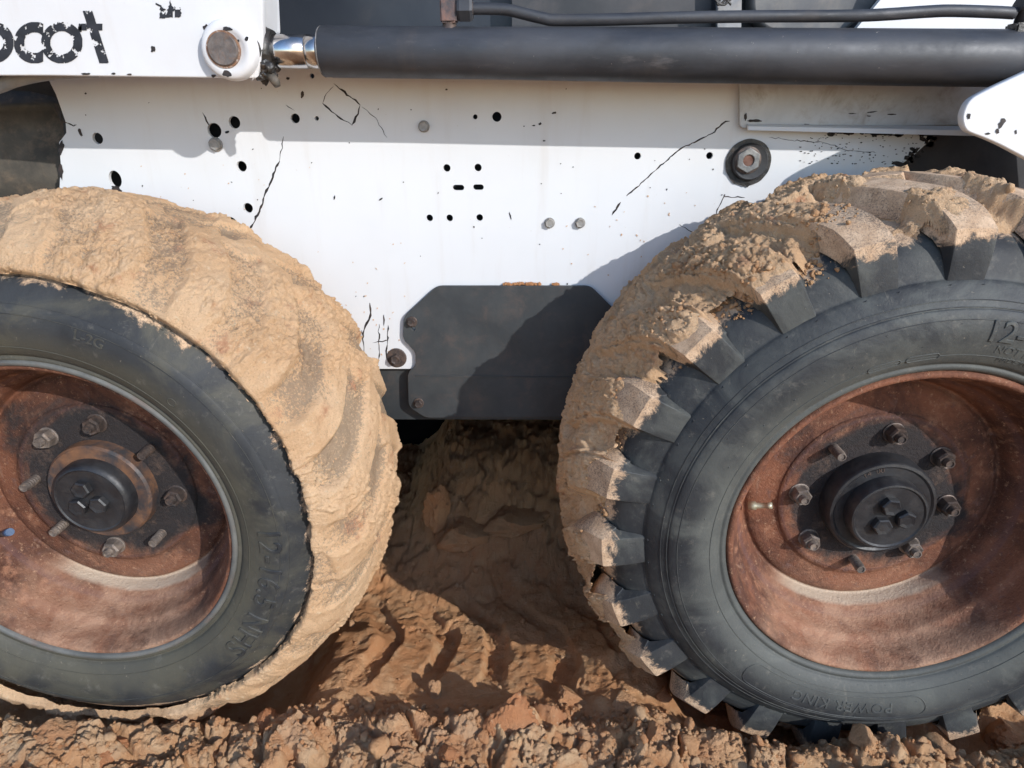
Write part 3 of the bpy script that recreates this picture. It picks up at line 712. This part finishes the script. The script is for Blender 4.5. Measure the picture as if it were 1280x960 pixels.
# sidewall lettering
text_ring(WL, '12-16.5 NHS', .040, -21, .264, RUB_L, .0017, spacing=1.08, label='raised size marking 12-16.5 NHS')
text_ring(WL, 'L-2G', .017, 67, .276, RUB_L, .0008, label='raised letters L-2G')
text_ring(WR, '12-16.5 NHS', .034, 69.2, .266, RUB_R, .0015, label='raised size marking starting with 12')
text_ring(WR, 'NOT FOR HIGHWAY', .013, 70, .2525, RUB_R, .0006, label='small raised lettering under the size marking')
text_ring(WR, 'MADE IN THAILAND', .009, 72, .2425, RUB_R, .0005, label='small raised origin lettering next to the rim')
text_ring(WR, 'POWER KING', .021, -99, .262, RUB_R, .0009, spacing=1.15, label='raised letters POWER KING')
def pill(w, a0, a1, r, hh, mat):
    p = []
    for k in range(30): p.append((a0+(a1-a0)*k/29, r+hh))
    ra = math.degrees(hh/r)
    for k in range(1, 8): t = math.pi/2-k*math.pi/8; p.append((a1+math.cos(t)*ra*(1 if a1 > a0 else -1), r+math.sin(t)*hh))
    for k in range(30): p.append((a1+(a0-a1)*k/29, r-hh))
    for k in range(1, 8): t = -math.pi/2-k*math.pi/8; p.append((a0+math.cos(t)*ra*(1 if a1 > a0 else -1), r+math.sin(t)*hh))
    ridge_loop(w, p, mat)
pill(WR, -128, -78, .270, .0165, RUB_R); pill(WR, 97, 103.5, .2475, .0035, RUB_R); pill(WR, 106.5, 113, .2475, .0035, RUB_R)
ridge_loop(WR, [(a, .3015) for a in range(0, 361, 3)], RUB_R, .0007, closed=False)
ridge_loop(WL, [(44+1.2*math.cos(t/2), .262+.005*math.sin(t/2)) for t in range(13)], RUB_L, .0006)
for w_, rb_ in ((WR, RUB_R), (WL, RUB_L)):
    for rr_q in (.2895, .2475): ridge_loop(w_, [(a, rr_q) for a in range(0, 361, 3)], rb_, .0005, closed=False)
ridge_loop(WR, [(a, .3085) for a in range(0, 361, 3)], RUB_R, .0006, closed=False)
for w, ax in ((WL, AX_L), (WR, AX_R)):
    tube('axle_housing', [(ax, 1.1, AZ), (ax, DW+.10, AZ)], .06, DARK, loader, 24)
# ------------------------------------------------------------------ side panel
YP = 1.02
body = pxl([(57, 62), (57, 92), (70, 118), (82, 152), (83, 166), (74, 178), (76, 205), (74, 245), (74, 300), (110, 470), (455, 461), (519, 461), (520, 450), (530, 440), (900, 440),
            (1090, 330), (1112, 225), (1118, 211), (1140, 196), (1162, 176), (1165, 166), (1250, 160), (1250, 62)], YP)
holes = [circ(122, 173, 6.2, YP), circ(268, 163, 8, YP), circ(293, 153, 6.6, YP), circ(302, 208, 6, YP), circ(144, 224, 7.5, YP, sz=1.3), circ(310, 260, 5.8, YP), circ(288, 280, 8.5, YP),
         circ(369, 148, 5.2, YP), circ(396, 148, 2.4, YP), circ(390, 95, 2.6, YP), circ(594, 146, 2.6, YP), circ(621, 146, 5.2, YP), circ(558.5, 210, 4.2, YP), circ(597.5, 209.5, 4.2, YP),
         slot(573, 234.5, 14, 6.5, YP), slot(598, 234, 13, 6.5, YP), circ(537, 272.5, 4, YP), circ(562, 272.5, 4, YP), circ(599.5, 272, 4, YP), circ(797, 195, 3.8, YP), circ(887, 194.5, 3.8, YP)]
panel = outline_mesh([body]+holes, YP, .006, WHITE, 'side_panel', label='white side panel with bolt holes, scratches and chipped paint')
def headbolt(px, py, r, mat=BOLT, parent=panel, Y=YP, washer=0, h=.005, name='bolt_head'):
    return hexbolt(name, P(px, py, Y), r*Y/FPX*1.03, h, mat, parent, washer*Y/FPX*1.03)
for px, py, r, w in ((270, 180.5, 7, 8), (530, 158, 6, 6.4), (687, 278.5, 5.6, 6.2), (725, 278.5, 5.6, 6.2)): headbolt(px, py, r, washer=w)
# grease ring with the axle nut
c = P(935, 203, YP)
rg = outline_mesh([[(c.x+math.cos(t)*k, c.z+math.sin(t)*k) for t, k in ((i*2*math.pi/72, .0325*(1+.035*mn.noise(Vector((math.cos(i*2*math.pi/72)*2.2, math.sin(i*2*math.pi/72)*2.2, 4)))+(.22*max(0, mn.noise(Vector((i*.9, 0, 1)))) if 46 < i < 60 else 0))) for i in range(72))]], YP-.0025, .0022, GREASE, 'grease_ring', panel)
round_part('bearing_cap', [(.004, .026), (-.006, .0255), (-.009, .0235), (-.0085, .02), (-.0085, .01)], c+Vector((.001, -.002, .001)), BLACKP, panel, 40)
NUTM = m_simple('grey_nut_steel', (.13, .13, .13), (.26, .255, .245), 60, .45, .5, .3, 200)
nm = outline_mesh([[(c.x-.004+math.cos(math.radians(60*k+30))*.0165, c.z+.0035+math.sin(math.radians(60*k+30))*.0165) for k in range(6)], [(c.x-.004+math.cos(k*.3927)*.0088, c.z+.0035+math.sin(k*.3927)*.0088) for k in range(16)]], YP-.016, .010, NUTM, 'axle_nut', panel, .001)
round_part('nut_washer', [(.002, .0190), (-.002, .0190), (-.0025, .0180), (-.0025, .005)], c+Vector((-.004, -.0095, .0035)), DSTUD, panel, 32)
round_part('nut_core', [(.0, .0085), (-.004, .0085), (-.004, .002)], c+Vector((-.004, -.010, .0035)), m_simple('rusty_core', (.10, .045, .03), (.2, .1, .07), 50, .7), panel, 20)
l0 = P(352, 70, YP); l1 = P(1250, 76, YP)
box('shade_ledge', (l0.x, YP-.078, l0.z-.002), (l1.x, YP-.0005, l0.z+.002), WHITE, bev=.0005)  # added ledge hidden behind the cylinder, keeps sun off the panel gap
# patch of folded sheet with a lip below the cylinder
Y2 = YP-.010
SHADEWHITE = m_simple('shaded_stained_white', (.42, .42, .42), (.54, .545, .55), 7, .55, 0, .15, 70, .75, (.25, .19, .15), rand=False)  # brown stains, and the sheet's shade put in as a greyer white
outline_mesh([rounded(pxl([(925, 60), (925, 161), (945, 159), (1215, 156), (1260, 156), (1260, 60)], Y2), .010)], Y2, .009, SHADEWHITE, 'folded_sheet', label='raised white sheet with a rounded corner below the cylinder')
a = P(934, 155, YP-.012); b = P(1250, 158, YP-.012)
lo = Vector((a.x, YP-.034, a.z-.0035)); hi = Vector((b.x, YP-.011, a.z+.0005))
vs = [(a.x, YP-.012, a.z), (b.x, YP-.012, b.z), (b.x, YP-.040, b.z-.006), (a.x, YP-.018, a.z-.003), (a.x, YP-.012, a.z-.005), (b.x, YP-.012, b.z-.008), (b.x, YP-.041, b.z-.013), (a.x, YP-.019, a.z-.008)]
part('sheet_lip', vs, [(0, 1, 2, 3), (7, 6, 5, 4), (3, 2, 6, 7), (0, 3, 7, 4), (1, 5, 6, 2), (0, 4, 5, 1)], WHITE)
# lower belly plate and cover plate
YB = YP+.012
outline_mesh([pxl([(420, 400), (420, 524), (900, 525), (900, 400)], YB)], YB, .008, PLATE, 'belly_plate')
YC = YP-.008
cov = rounded(pxl([(505, 396), (546, 358), (738, 358), (768, 388), (830, 400), (830, 521), (532, 522), (511, 508), (510, 466), (520, 458), (520, 440), (504, 424)], YC), .009)
cover = outline_mesh([cov, slot(517, 411, 6, 5.9, YC)+[]], YC, .005, PLATE, 'cover_plate', bevel=.0007, label='dark grey cover plate with cut corners between the wheels')
for px, py, r, w in ((515, 402, 5.2, 7), (523.5, 503.5, 5.2, 7)): headbolt(px, py, r, DSTUD, cover, YC, w, .006)
headbolt(496, 447, 6.5, DSTUD, panel, YP, 13, .012, 'panel_bolt')
crease = P(520, 470, YC-.0005)
box('plate_crease', (crease.x, YC-.0011, crease.z-.0012), (P(830, 470, YC).x, YC+.001, crease.z+.0012), PLATE, cover, 0)
# dried clay along the top of the cover plate
vs = []; fs = []; off = 0; rr = np.random.RandomState(4); base = rock(3, 3, .45); VV = []; FF = []
for k in range(60):
    px = rr.choice([636, 640, 655, 662, 668, 694], p=[.15, .1, .25, .2, .15, .15])+rr.normal()*4; c = P(px, 356-abs(rr.normal())*1.2, YP-.003); s = .0015+.0018*rr.rand()
    VV.append(base[0]@rand_rot(rr).T*s+np.array(c)); FF.append(base[1]+off); off += len(base[0])
def stuck(name, VV, FF, parent, mat=None, red=.3, moist=.6):
    V = np.concatenate(VV); m = npmesh(name, V-np.array(WORLD[parent]), np.concatenate(FF), mat or SOIL, False, dict(red=np.full(len(V), red), pale=np.full(len(V), .5 if red == 0 else 0), moist=np.full(len(V), moist)))
    o = place(bpy.data.objects.new(name, m), WORLD[parent], parent); o['kind'] = 'stuff'; return o
stuck('dried_mud', VV, FF, cover, None, .1, 1.6)
# crumbs on the tyres
def tyre_crumbs(w, spots, seed):
    rr = np.random.RandomState(seed); VV = []; FF = []; off = 0; base = [rock(60+i, 1, .45) for i in range(4)]
    spots = spots[:5]
    for a, da, y0, y1, r0, n, s0 in spots:
        for k in range(int(n*1.9)):
            aa = math.radians(a+rr.normal()*da); y = rr.uniform(y0, y1); s = s0*.55*np.exp(rr.normal()*.5)
            if r0 < 0: r = surf_r(np.array([aa]), np.array([max(y, .003)]), math.radians(107-15.652))[0][0]-r0-.001
            else: r = r0
            c = np.array(WORLD[w])+np.array([math.cos(aa)*r, y, math.sin(aa)*r]); v, f = base[k % 4]
            VV.append(v@rand_rot(rr).T*s+c); FF.append(f+off); off += len(v)
    o = stuck('mud_crumbs', VV, FF, w, SOIL, .0, .0)
tyre_crumbs(WR, [(122, 4, .015, .06, -.003, 300, .0030), (133, 4, .04, .12, -.006, 260, .0034), (112, 3, .04, .09, -.002, 130, .0028), (128, 8, .02, .13, -.005, 260, .0028), (170, 14, .03, .13, -.004, 420, .0028), (152, 5, .02, .10, -.004, 170, .0028),
                 (192, 8, .01, .10, -.003, 170, .0028), (168.8, 1.2, .008, .03, -.002, 60, .003), (184.8, 1.0, .006, .02, -.002, 40, .003), (153, 1., .006, .02, -.002, 40, .0025)], 5)
# under body, inner frame
box('inner_frame', (-1.3, YP+.045, P(600, 524, YB).z+.01), (1.5, 2.2, 1.02), DARK, bev=.01)
box('chain_case_blocker', (-1.1, 1.62, .05), (1.2, 2.1, .47), m_simple('shade_black', (.006, .006, .006), (.012, .011, .010), 8, .95, spec=.05), bev=.01)  # box carried down to stop light leaks; black stands for the shade there
box('cab_side', (-.9, 1.16, .95), (.58, 2.0, 2.0), NAVY, bev=.02, label='dark side of the cab behind the cylinder')
# ------------------------------------------------------------------ lift arm
YA = .889
arm = outline_mesh([pxl([(-900, 94), (60, 93), (322, 96), (327, 60), (326, -10), (330, -420), (-900, -420)], YA)], YA, .012, WHITE, 'lift_arm', bevel=.0012, label='white lift arm plate with worn black letters')
outline_mesh([pxl([(-900, 90), (60, 90), (300, 91), (327, 40), (325, -420), (-900, -420)], YA+.012)], YA+.0125, .052, WHITE, 'arm_core', arm)
bc = P(290, 63, YA)
round_part('pin_boss', [(.002, .0345), (-.010, .0335), (-.0135, .0300), (-.0135, .0215), (-.0125, .0205), (-.0125, .005)], bc, WHITE, arm, 56, sharp=50)
round_part('pivot_pin', [(-.010, .0185), (-.0155, .0185), (-.0170, .0172), (-.0165, .005)], bc+Vector((-.0045, 0, .0)), m_simple('worn_pin', (.12, .10, .09), (.22, .19, .17), 50, .55, .5, .4, 120, .5, (.30, .15, .08)), arm, 40, sharp=50)
round_part('rust_ring', [(-.012, .0210), (-.0145, .0208), (-.0145, .017)], bc+Vector((-.0045, 0, 0)), m_simple('orange_rust', (.16, .08, .045), (.26, .15, .09), 60, .9, 0, .7, 200, .7, (.6, .58, .55)), arm, 40)
# letters: mask in photo pixels on the arm plate, each cell a raised flake of vinyl
def mask_part(name, fn, x0, x1, y0, y1, step, Y, mat, parent, proud=.0006, label=None):
    xs = np.arange(x0, x1, step); ys = np.arange(y0, y1, step); X, Yp = np.meshgrid(xs, ys); M = fn(X, Yp)
    pt = {}; vs = []; fs = []
    def vid(i, j, b):
        k = (i, j, b)
        if k not in pt:
            p = P(x0+j*step, y0+i*step, Y-proud*(1-b)+b*.0002); pt[k] = len(vs); vs.append(p)
        return pt[k]
    for i, j in zip(*np.nonzero(M)):
        fs.append((vid(i, j, 0), vid(i+1, j, 0), vid(i+1, j+1, 0), vid(i, j+1, 0)))
        for di, dj, p, q in ((-1, 0, (0, 0), (0, 1)), (1, 0, (1, 1), (1, 0)), (0, -1, (1, 0), (0, 0)), (0, 1, (0, 1), (1, 1))):
            a, b = i+di, j+dj
            if not (0 <= a < M.shape[0] and 0 <= b < M.shape[1] and M[a, b]):
                fs.append((vid(i+p[0], j+p[1], 0), vid(i+q[0], j+q[1], 0), vid(i+q[0], j+q[1], 1), vid(i+p[0], j+p[1], 1)))
    return part(name, vs, fs, mat, parent=parent, label=label)
def chips(X, Y, s, lvl, sc=.085): return fbm(X*sc, Y*sc, s, 4)+.16*perlin(X*.45, Y*.45, s)+.05*perlin(X*1.1, Y*1.1, s) < lvl
def ring(X, Y, cx, cy, ro, ri): d = np.hypot(X-cx, Y-cy); return (d < ro) & (d > ri)
def L_o(X, Y): return ring(X, Y, -9, 53, 26, 13) & chips(X, Y, 1, .22)
def L_c(X, Y): return ring(X, Y, 43, 53, 26, 13) & (X < 54) & chips(X, Y, 2, .20)
def L_a(X, Y): return (ring(X, Y, 77, 53, 26, 14.5) | ((X > 97) & (X < 102) & (Y > 28) & (Y < 40))) & chips(X, Y, 3, .17)
def L_t(X, Y):
    sx = X-(Y-13)*.32
    return (((sx > 103) & (sx < 115) & (Y > 13) & (Y < 79)) | ((X > 98) & (X < 128) & (Y > 29) & (Y < 38))) & chips(X, Y, 4, .23)
for nm, f, x0, x1, lv in (('o', L_o, -36, 20, 0), ('c', L_c, 16, 62, 0), ('a', L_a, 50, 106, 0), ('t', L_t, 96, 140, 0)):
    mask_part('decal_letter', f, x0, x1, 10, 82, .5, YA, BLACKINK, arm, label='worn black letter %s flaking off the arm' % nm)
def L_b(X, Y):
    e = 2.5*fbm(X*.25, Y*.25, 1, 4); a = (np.abs(X-203) < 3.2+e) & (Y > 9+e*2) & (Y < 22.5+e)
    b = (np.abs(X-217) < 8.5+e) & (Y > 10.5+e*3) & (Y < 22+e) & ~((np.abs(X-217) < 1.2) & (Y > 14+e))
    c = (np.abs(X-213-e) < (Y-0)*.33) & (Y < 13); d = (np.abs(X-198) < 4) & (np.abs(Y-6-(X-198)*.5) < 1.1)
    return (a | b | c | d | ((np.abs(Y-20) < 1.6) & (X > 203) & (X < 212))) & chips(X, Y, 5, .3)
mask_part('decal_scrap', L_b, 192, 232, 0, 26, .5, YA, BLACKINK, arm, label='scrap of black decal left above the arm lettering')
# paint chips: blobs (px, py, rx, ry, tilt)
def blob_part(name, blobs, Y, mat, parent, seed=0, proud=.0007):
    rr = random.Random(seed); vs = []; fs = []
    for px, py, rx, ry, tl in blobs:
        n = 14 if max(rx, ry) > 2.5 else 8; b = len(vs); t = math.radians(tl)
        ks = [rr.uniform(.65, 1.2) for _ in range(n)]
        for lay in (0, 1):
            for k in range(n):
                a = 2*math.pi*k/n; u = math.cos(a)*rx*ks[k]; v = math.sin(a)*ry*ks[k]
                vs.append(P(px+u*math.cos(t)-v*math.sin(t), py+u*math.sin(t)+v*math.cos(t), Y-(proud if lay else -.0003)))
        fs.append(tuple(b+n+k for k in range(n)))
        for k in range(n): j = (k+1) % n; fs.append((b+k, b+j, b+n+j, b+n+k))
    o = part(name, vs, fs, mat, parent=parent); o['kind'] = 'stuff'; return o
blob_part('paint_chips', [(257, 34, 3.4, 4, 20), (191.5, 61, 3.6, 4, 30), (107, 92.5, 6, 1.6, 0), (142, 92, 3, 1.2, 0), (162, 93, 3.5, 1.2, 0), (267, 95, 3.5, 1.8, 0)], YA, CHIP, arm, 1)
blob_part('boss_chips', [(284, 36, 6, 3, 5), (308, 48, 2.6, 3.2, 40), (298, 51, 1.6, 2, 0), (271, 52, 2, 3.5, 40), (284, 92, 6, 4, 10)], YA-.0132, CHIP, arm, 2)
rr = random.Random(8)
specks = [(rr.uniform(90, 1100), rr.uniform(105, 380), rr.uniform(.5, 1.1), rr.uniform(.5, 1.4), rr.uniform(0, 180)) for _ in range(55)]
specks += [(378, 118, 2, 5, 10), (418, 247, 1, 3, 10), (476, 249, 3, 1.2, -40), (638, 270, .9, 5, -15), (693, 141, 3.4, 1.5, -20), (667, 157, 2.2, 1, 0), (675, 155, 2, 1.4, -20), (680, 176, 2, 1, 0), (558, 112, 1.8, 1.3, 0), (145, 236, 8, 3.5, 30),
           (284, 165, 3, 1.5, -20), (655, 158, 1, 1, 0), (895, 281, 1.8, 4, 0), (100, 165, 2.5, 7, -20), (360, 98, 3, 2, 0), (107, 117, 1.5, 1.5, 0), (480, 400, 1, 7, 0), (77, 185, 3.5, 9, 10), (76, 215, 3, 10, -5), (73, 140, 3, 12, -18)]
blob_part('panel_chips', specks, YP, CHIP, panel, 3)
edge = [(1165+rr.uniform(-14, 10)-(y-170)*.95, y+rr.uniform(-3, 3), rr.uniform(2, 7), rr.uniform(1.5, 4), rr.uniform(-50, 10)) for y in np.linspace(165, 214, 30)]
edge += [(rr.uniform(1030, 1165), 163+abs(rr.gauss(0, 3.)), rr.uniform(2, 8), rr.uniform(1.2, 3.5), 0) for _ in range(46)]+[(rr.uniform(1000, 1150), rr.uniform(168, 205), rr.uniform(.5, 1.8), rr.uniform(.4, .9), 0) for _ in range(120)]
blob_part('edge_chips', edge, YP, CHIP, panel, 4)
blob_part('sheet_chips', [(943, 151, 9, 2, 0), (932, 146, 1.8, 5, 0), (1008, 156, 4, 1.2, 0), (1065, 142, 5, .8, 0), (1090, 140, 8, .8, -8), (1115, 143, 6, .8, 0), (1086, 145, 3, .9, 0)], Y2, CHIP, panel, 6)
# clay splashes
rr = random.Random(21)
spl = [(rr.gauss(470, 22), rr.uniform(300, 455), rr.uniform(.5, 1.5), rr.uniform(.5, 1.8), rr.uniform(0, 180)) for _ in range(30)]
spl += [(rr.uniform(700, 900), rr.uniform(240, 350), rr.uniform(.4, 1.3), rr.uniform(.5, 1.6), rr.uniform(0, 180)) for _ in range(24)]+[(rr.uniform(120, 420), rr.uniform(200, 330), rr.uniform(.4, 1.0), rr.uniform(.5, 1.2), 30) for _ in range(18)]
SPL = m_simple('dried_clay_splash', (.48, .30, .18), (.60, .42, .28), 80, .95, 0, .6, 300)
blob_part('clay_splashes', spl, YP, SPL, panel, 9, .0009)
# scratches and cracks
def scratch(pts, w, parent=panel, Y=YP, seed=1, name='scratch'):
    rr = random.Random(seed+int(pts[0][0])); P2 = []
    for (a, b), (c, d) in zip(pts, pts[1:]):
        n = max(2, int(math.hypot(c-a, d-b)/4))
        for k in range(n): t = k/n; P2.append((a+(c-a)*t+rr.gauss(0, .5), b+(d-b)*t+rr.gauss(0, .5)))
    P2.append(pts[-1]); vs = []; fs = []
    for i, (x, y) in enumerate(P2):
        x0, y0 = P2[max(i-1, 0)]; x1, y1 = P2[min(i+1, len(P2)-1)]; L = math.hypot(x1-x0, y1-y0) or 1; nx, ny = -(y1-y0)/L, (x1-x0)/L
        ww = w*rr.uniform(.3, 1.25)*(.25 if i in (0, len(P2)-1) else 1)/2
        vs += [P(x+nx*ww, y+ny*ww, Y-.0001), P(x, y, Y-.0008), P(x-nx*ww, y-ny*ww, Y-.0001)]
    for i in range(len(P2)-1): b = i*3; fs += [(b, b+1, b+4, b+3), (b+1, b+2, b+5, b+4)]
    return part(name, vs, fs, CHIP, parent=parent)
for pts, w in (([(417, 104), (434, 118), (450, 131)], 2.4), ([(450, 131), (447, 142), (440, 156)], 2.8), ([(440, 156), (427, 148), (415, 139), (403, 129)], 2), ([(403, 129), (408, 117), (417, 108)], .9),
               ([(452, 133), (470, 148), (484, 172)], .8), ([(354, 170), (353, 180), (349, 202)], 1.2), ([(349, 202), (332, 242), (324, 265), (312, 287)], 3), ([(912, 151), (902, 156), (890, 167), (850, 186), (783, 245)], 1.8), ([(776, 252), (765, 269)], 2.2),
               ([(895, 283), (896, 262), (905, 246), (931, 247)], 1.5), ([(900, 268), (912, 257)], .9), ([(253, 140), (262, 158)], 1.8), ([(76, 150), (92, 157), (96, 156)], 1.6), ([(357, 131), (368, 138)], 1), ([(850, 281), (868, 292)], 1.2),
               ([(462, 378), (463, 395), (455, 412), (453, 425)], 2.6), ([(452, 412), (456, 440), (462, 458)], 1.6), ([(474, 405), (474, 440), (472, 458)], 1.8), ([(485, 406), (484, 430), (483, 448)], 2), ([(466, 428), (486, 425)], 2), ([(961, 171), (985, 175), (1030, 178), (1060, 188), (1095, 191)], 1)):
    scratch(pts, w)
# ------------------------------------------------------------------ cylinder
YH = .912
c0 = (P(402, 30, YH)+P(402, 98, YH))/2; c1 = (P(1215, 35, YH)+P(1215, 109, YH))/2; r0 = .0365
c0.y = c1.y = YH+.004
ax = (c1-c0).normalized(); up = (P(402, 30, YH)-P(402, 98, YH)).length/2*.965; up1 = (P(1215, 35, YH)-P(1215, 109, YH)).length/2*.955
e1 = c1+ax*.22; 
cyl = tube('lift_cylinder', [c0, c0+ax*.002, c0+ax*.010, c0+ax*.0105, c0+ax*.2, c0+ax*.4, c1, e1], [up*.93, up*.985, up*.985, up, up, (up+up1)/2, up1, up1], CYL, loader, 64, 'black hydraulic cylinder running across the top')
tube('weld_rim', [c0-ax*.0008, c0+ax*.001], [up*.95, up*.99], m_simple('bare_steel_rim', (.35, .34, .33), (.12, .10, .09), 90, .5, .6), cyl, 64)
rc = (P(350, 48, YH)+P(350, 84, YH))/2; rc.y = YH
rs = c0-ax*.062; rr_ = .0195
tube('piston_rod', [c0+ax*.002, c0-ax*.018, c0-ax*.0182, c0-ax*.0200, c0-ax*.0202, c0-ax*.080], [rr_*1.0, rr_*1.0, rr_*.97, rr_*.97, rr_, rr_], CHROME, cyl, 40)
tube('rod_eye', [c0-ax*.060, c0-ax*.066, c0-ax*.072, c0-ax*.11], [rr_*1.22, rr_*1.35, rr_*1.5, rr_*1.5], GREASE, cyl, 24)
VV = []; FF = []; off = 0; rng = np.random.RandomState(9); b_ = rock(5, 3, .5)
for k in range(46):
    c = P(330+rng.normal()*3+(k % 3)*3, 92+rng.normal()*5-(8 if k % 2 else 0), YH-.02+rng.rand()*.02); s = .003+.004*rng.rand()
    VV.append(b_[0]@rand_rot(rng).T*s+np.array(c)); FF.append(b_[1]+off); off += len(b_[0])
stuck('grease_lumps', VV, FF, cyl, GREASE)
g = P(336, 92, YH-.015); tube('grease_nipple', [g, g+Vector((.008, -.002, -.009)), P(347, 108, YH-.018)], [.0055, .006, .004], DIRTY, cyl, 10)
# hydraulic line
YT = YH
line = [(582, 11), (600, 11), (625, 11.5), (640, 13.5), (662, 19), (680, 23), (694, 25), (760, 24.5), (850, 22), (950, 20.5), (1050, 20), (1100, 18.5), (1160, 14.5), (1190, 13.5), (1240, 15), (1268, 16.5)]
lp = interp([P(x, y, YT) for x, y in line], 4)
tube('hydraulic_line', lp, .0068, CYL, cyl, 20, 'thin steel line above the cylinder')
tube('line_sleeve', [P(586, 11, YT), P(591, 11, YT), P(592, 11, YT)], [.0082, .0082, .007], DSTUD, cyl, 16)
def hexnut_x(px0, px1, py, r, mat, name):
    a = P(px0, py, YT); b = P(px1, py, YT); vs = []; fs = []
    for x, k in ((a.x, .9), (a.x+.003, 1), (b.x-.003, 1), (b.x, .88)):
        for j in range(6): t = math.radians(60*j+15); vs.append((x, YT+math.cos(t)*r*k, a.z+math.sin(t)*r*k))
    for i in range(3):
        for j in range(6): q = (j+1) % 6; fs.append((i*6+j, i*6+q, (i+1)*6+q, (i+1)*6+j))
    fs += [tuple(range(5, -1, -1)), tuple(range(18, 24))]
    return part(name, vs, fs, mat, parent=cyl)
hexnut_x(572, 591, 11, .0150, CYL, 'line_nut')
e = P(561, 9, YT); box('elbow_fitting', (e.x-.010, YT-.010, e.z-.0175), (e.x+.010, YT+.012, e.z+.022), m_simple('rust_patched_fitting', (.06, .055, .06), (.22, .12, .09), 55, .6, .2, .5, 120, .4, (.30, .18, .13)), cyl, .002)
tube('fitting_neck', [e+Vector((0, 0, -.015)), e+Vector((0, 0, -.022)), e+Vector((0, 0, -.023)), e+Vector((0, 0, -.033))], [.0085, .0085, .0098, .0098], DSTUD, cyl, 16)
f = P(1275, 12, YT); tube('line_elbow', [f+Vector((-.004, 0, .004)), f+Vector((.008, 0, .002)), f+Vector((.008, 0, -.03))], .0105, DARK, cyl, 14)
f = P(1276, 34, YH); box('line_boss', (f.x-.012, YH-.012, f.z-.012), (f.x+.02, YH+.012, f.z+.004), GREASE, cyl, .002)
# rear mount of the lift arm, in front of the cylinder
YR = YH-.045
rear = outline_mesh([rounded(pxl([(1420, 30), (1290, 88), (1236, 113), (1212, 126), (1204, 146), (1208, 162), (1245, 176), (1290, 200), (1420, 270)], YR), .02, 6)], YR, .012, WHITE, 'arm_mount', bevel=.0015, label='rounded white mount plate at the right edge')
outline_mesh([rounded(pxl([(1460, 60), (1330, 90), (1320, 180), (1460, 260)], YR+.012), .02, 6)], YR+.0125, .10, WHITE, 'mount_core', rear)
blob_part('mount_chips', [(1211, 145, 2.6, 4.5, 0), (1253, 153, 3.4, 8, 30), (1270, 165, 1.5, 3, 0), (1235, 167, 3, 1.5, 0), (1247, 164, 2.4, 3, 0)], YR, CHIP, rear, 7)
outline_mesh([pxl([(1100, 150), (1400, 150), (1400, 330), (1100, 330)], YP+.02)], YP+.02, .01, DARK, 'rear_frame')
# upper parts behind the cylinder
outline_mesh([rounded(pxl([(338, -60), (345, -2), (347, 42), (320, 44), (300, -60)], YA+.075), .004)], YA+.075, .01, WHITE, 'arm_web')
outline_mesh([pxl([(1104, -4), (1130, -60), (1500, -60), (1500, 60), (1050, 60)], 1.06)], 1.06, .012, WHITE, 'rear_cover')
TANK = m_simple('dusty_grey_tank', (.085, .085, .088), (.14, .135, .125), 10, .6, 0, .2, 90, .5, (.22, .18, .15))
outline_mesh([rounded(pxl([(946, -60), (944, 15), (962, 35), (1052, 37), (1088, 10), (1128, -60)], 1.09), .012)], 1.09, .04, TANK, 'rounded_tank', bevel=.004)
outline_mesh([pxl([(897, -40), (897, 60), (926, 60), (928, -40)], 1.10)], 1.10, .01, GREYB, 'upright_bracket')
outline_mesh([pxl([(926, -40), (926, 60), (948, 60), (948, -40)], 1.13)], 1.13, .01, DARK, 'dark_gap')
outline_mesh([pxl([(640, -40), (640, 60), (889, 60), (889, -40)], 1.125)], 1.125, .01, m_simple('dusty_dark_sheet', (.022, .023, .026), (.05, .048, .05), 6, .5, 0, .15, 60, .4, (.10, .08, .07)), 'cab_sheet')
kn = [P(900+8*math.cos(t*1.3)+t*.6, 2+4*math.sin(t*2.1), 1.085) for t in np.linspace(0, 14, 70)]
tube('wire_knot', kn, .0016, GREASE, loader, 6)
# ------------------------------------------------------------------ dirty attachment at the left edge
prof = [(-.02, .0), (-.012, .018), (.004, .030), (.03, .034), (.06, .030)]
a = P(-160, 118, 1.0); z0 = P(0, 122, 1.0).z; z1 = P(0, 300, 1.0).z; vs = []; fs = []
prf = [(1.10, z0+.022), (1.06, z0+.026), (1.02, z0+.022), (1.0, z0+.010), (.985, z0-.006), (.980, z0-.012), (.986, z0-.018), (.988, z0-.05), (.985, z0-.11), (1.0, z0-.17), (1.05, z1)]
nx = 24; xr0 = P(-700, 200, 1.0).x; xr1 = P(70, 150, 1.0).x
for i in range(nx+1):
    t = i/nx; x = xr0+(xr1-xr0)*t; lean = .03*max(0, (t-.8)/.2)**2
    for j, (y, z) in enumerate(prf): vs.append((x+.012*math.sin(j*.8)*t, y+.055+lean+.003*mn.noise(Vector((i*.7, j, 0))), z+.003*mn.noise(Vector((i*.6, j*.6, 3)))))
n = len(prf)
for i in range(nx):
    for j in range(n-1): fs.append((i*n+j, i*n+j+1, (i+1)*n+j+1, (i+1)*n+j))
fs.append(tuple(nx*n+j for j in range(n)))
part('front_crossbeam', vs, fs, DIRTY, smooth=True, label='oily dirty steel beam at the left edge above the wheel')
bar = interp([P(-120, 118, .93), P(-20, 112, .93), P(20, 100, .93), P(60, 92, .94), P(120, 88, .95)], 6)
tube('bent_bar', bar, .0085, GREYB, loader, 16, 'bent grey bar under the lift arm')
def L_tear(X, Y): return (X < 79+2.2*np.sin(Y*.13)+5*fbm(Y*.08+2, Y*0, 2, 3)) & (X > 50) & (Y > 150)
outline_mesh([pxl([(-200, 95), (58, 95), (84, 140), (86, 160), (84, 320), (-200, 320)], YP+.16)], YP+.16, .006, DARK, 'side_backing')
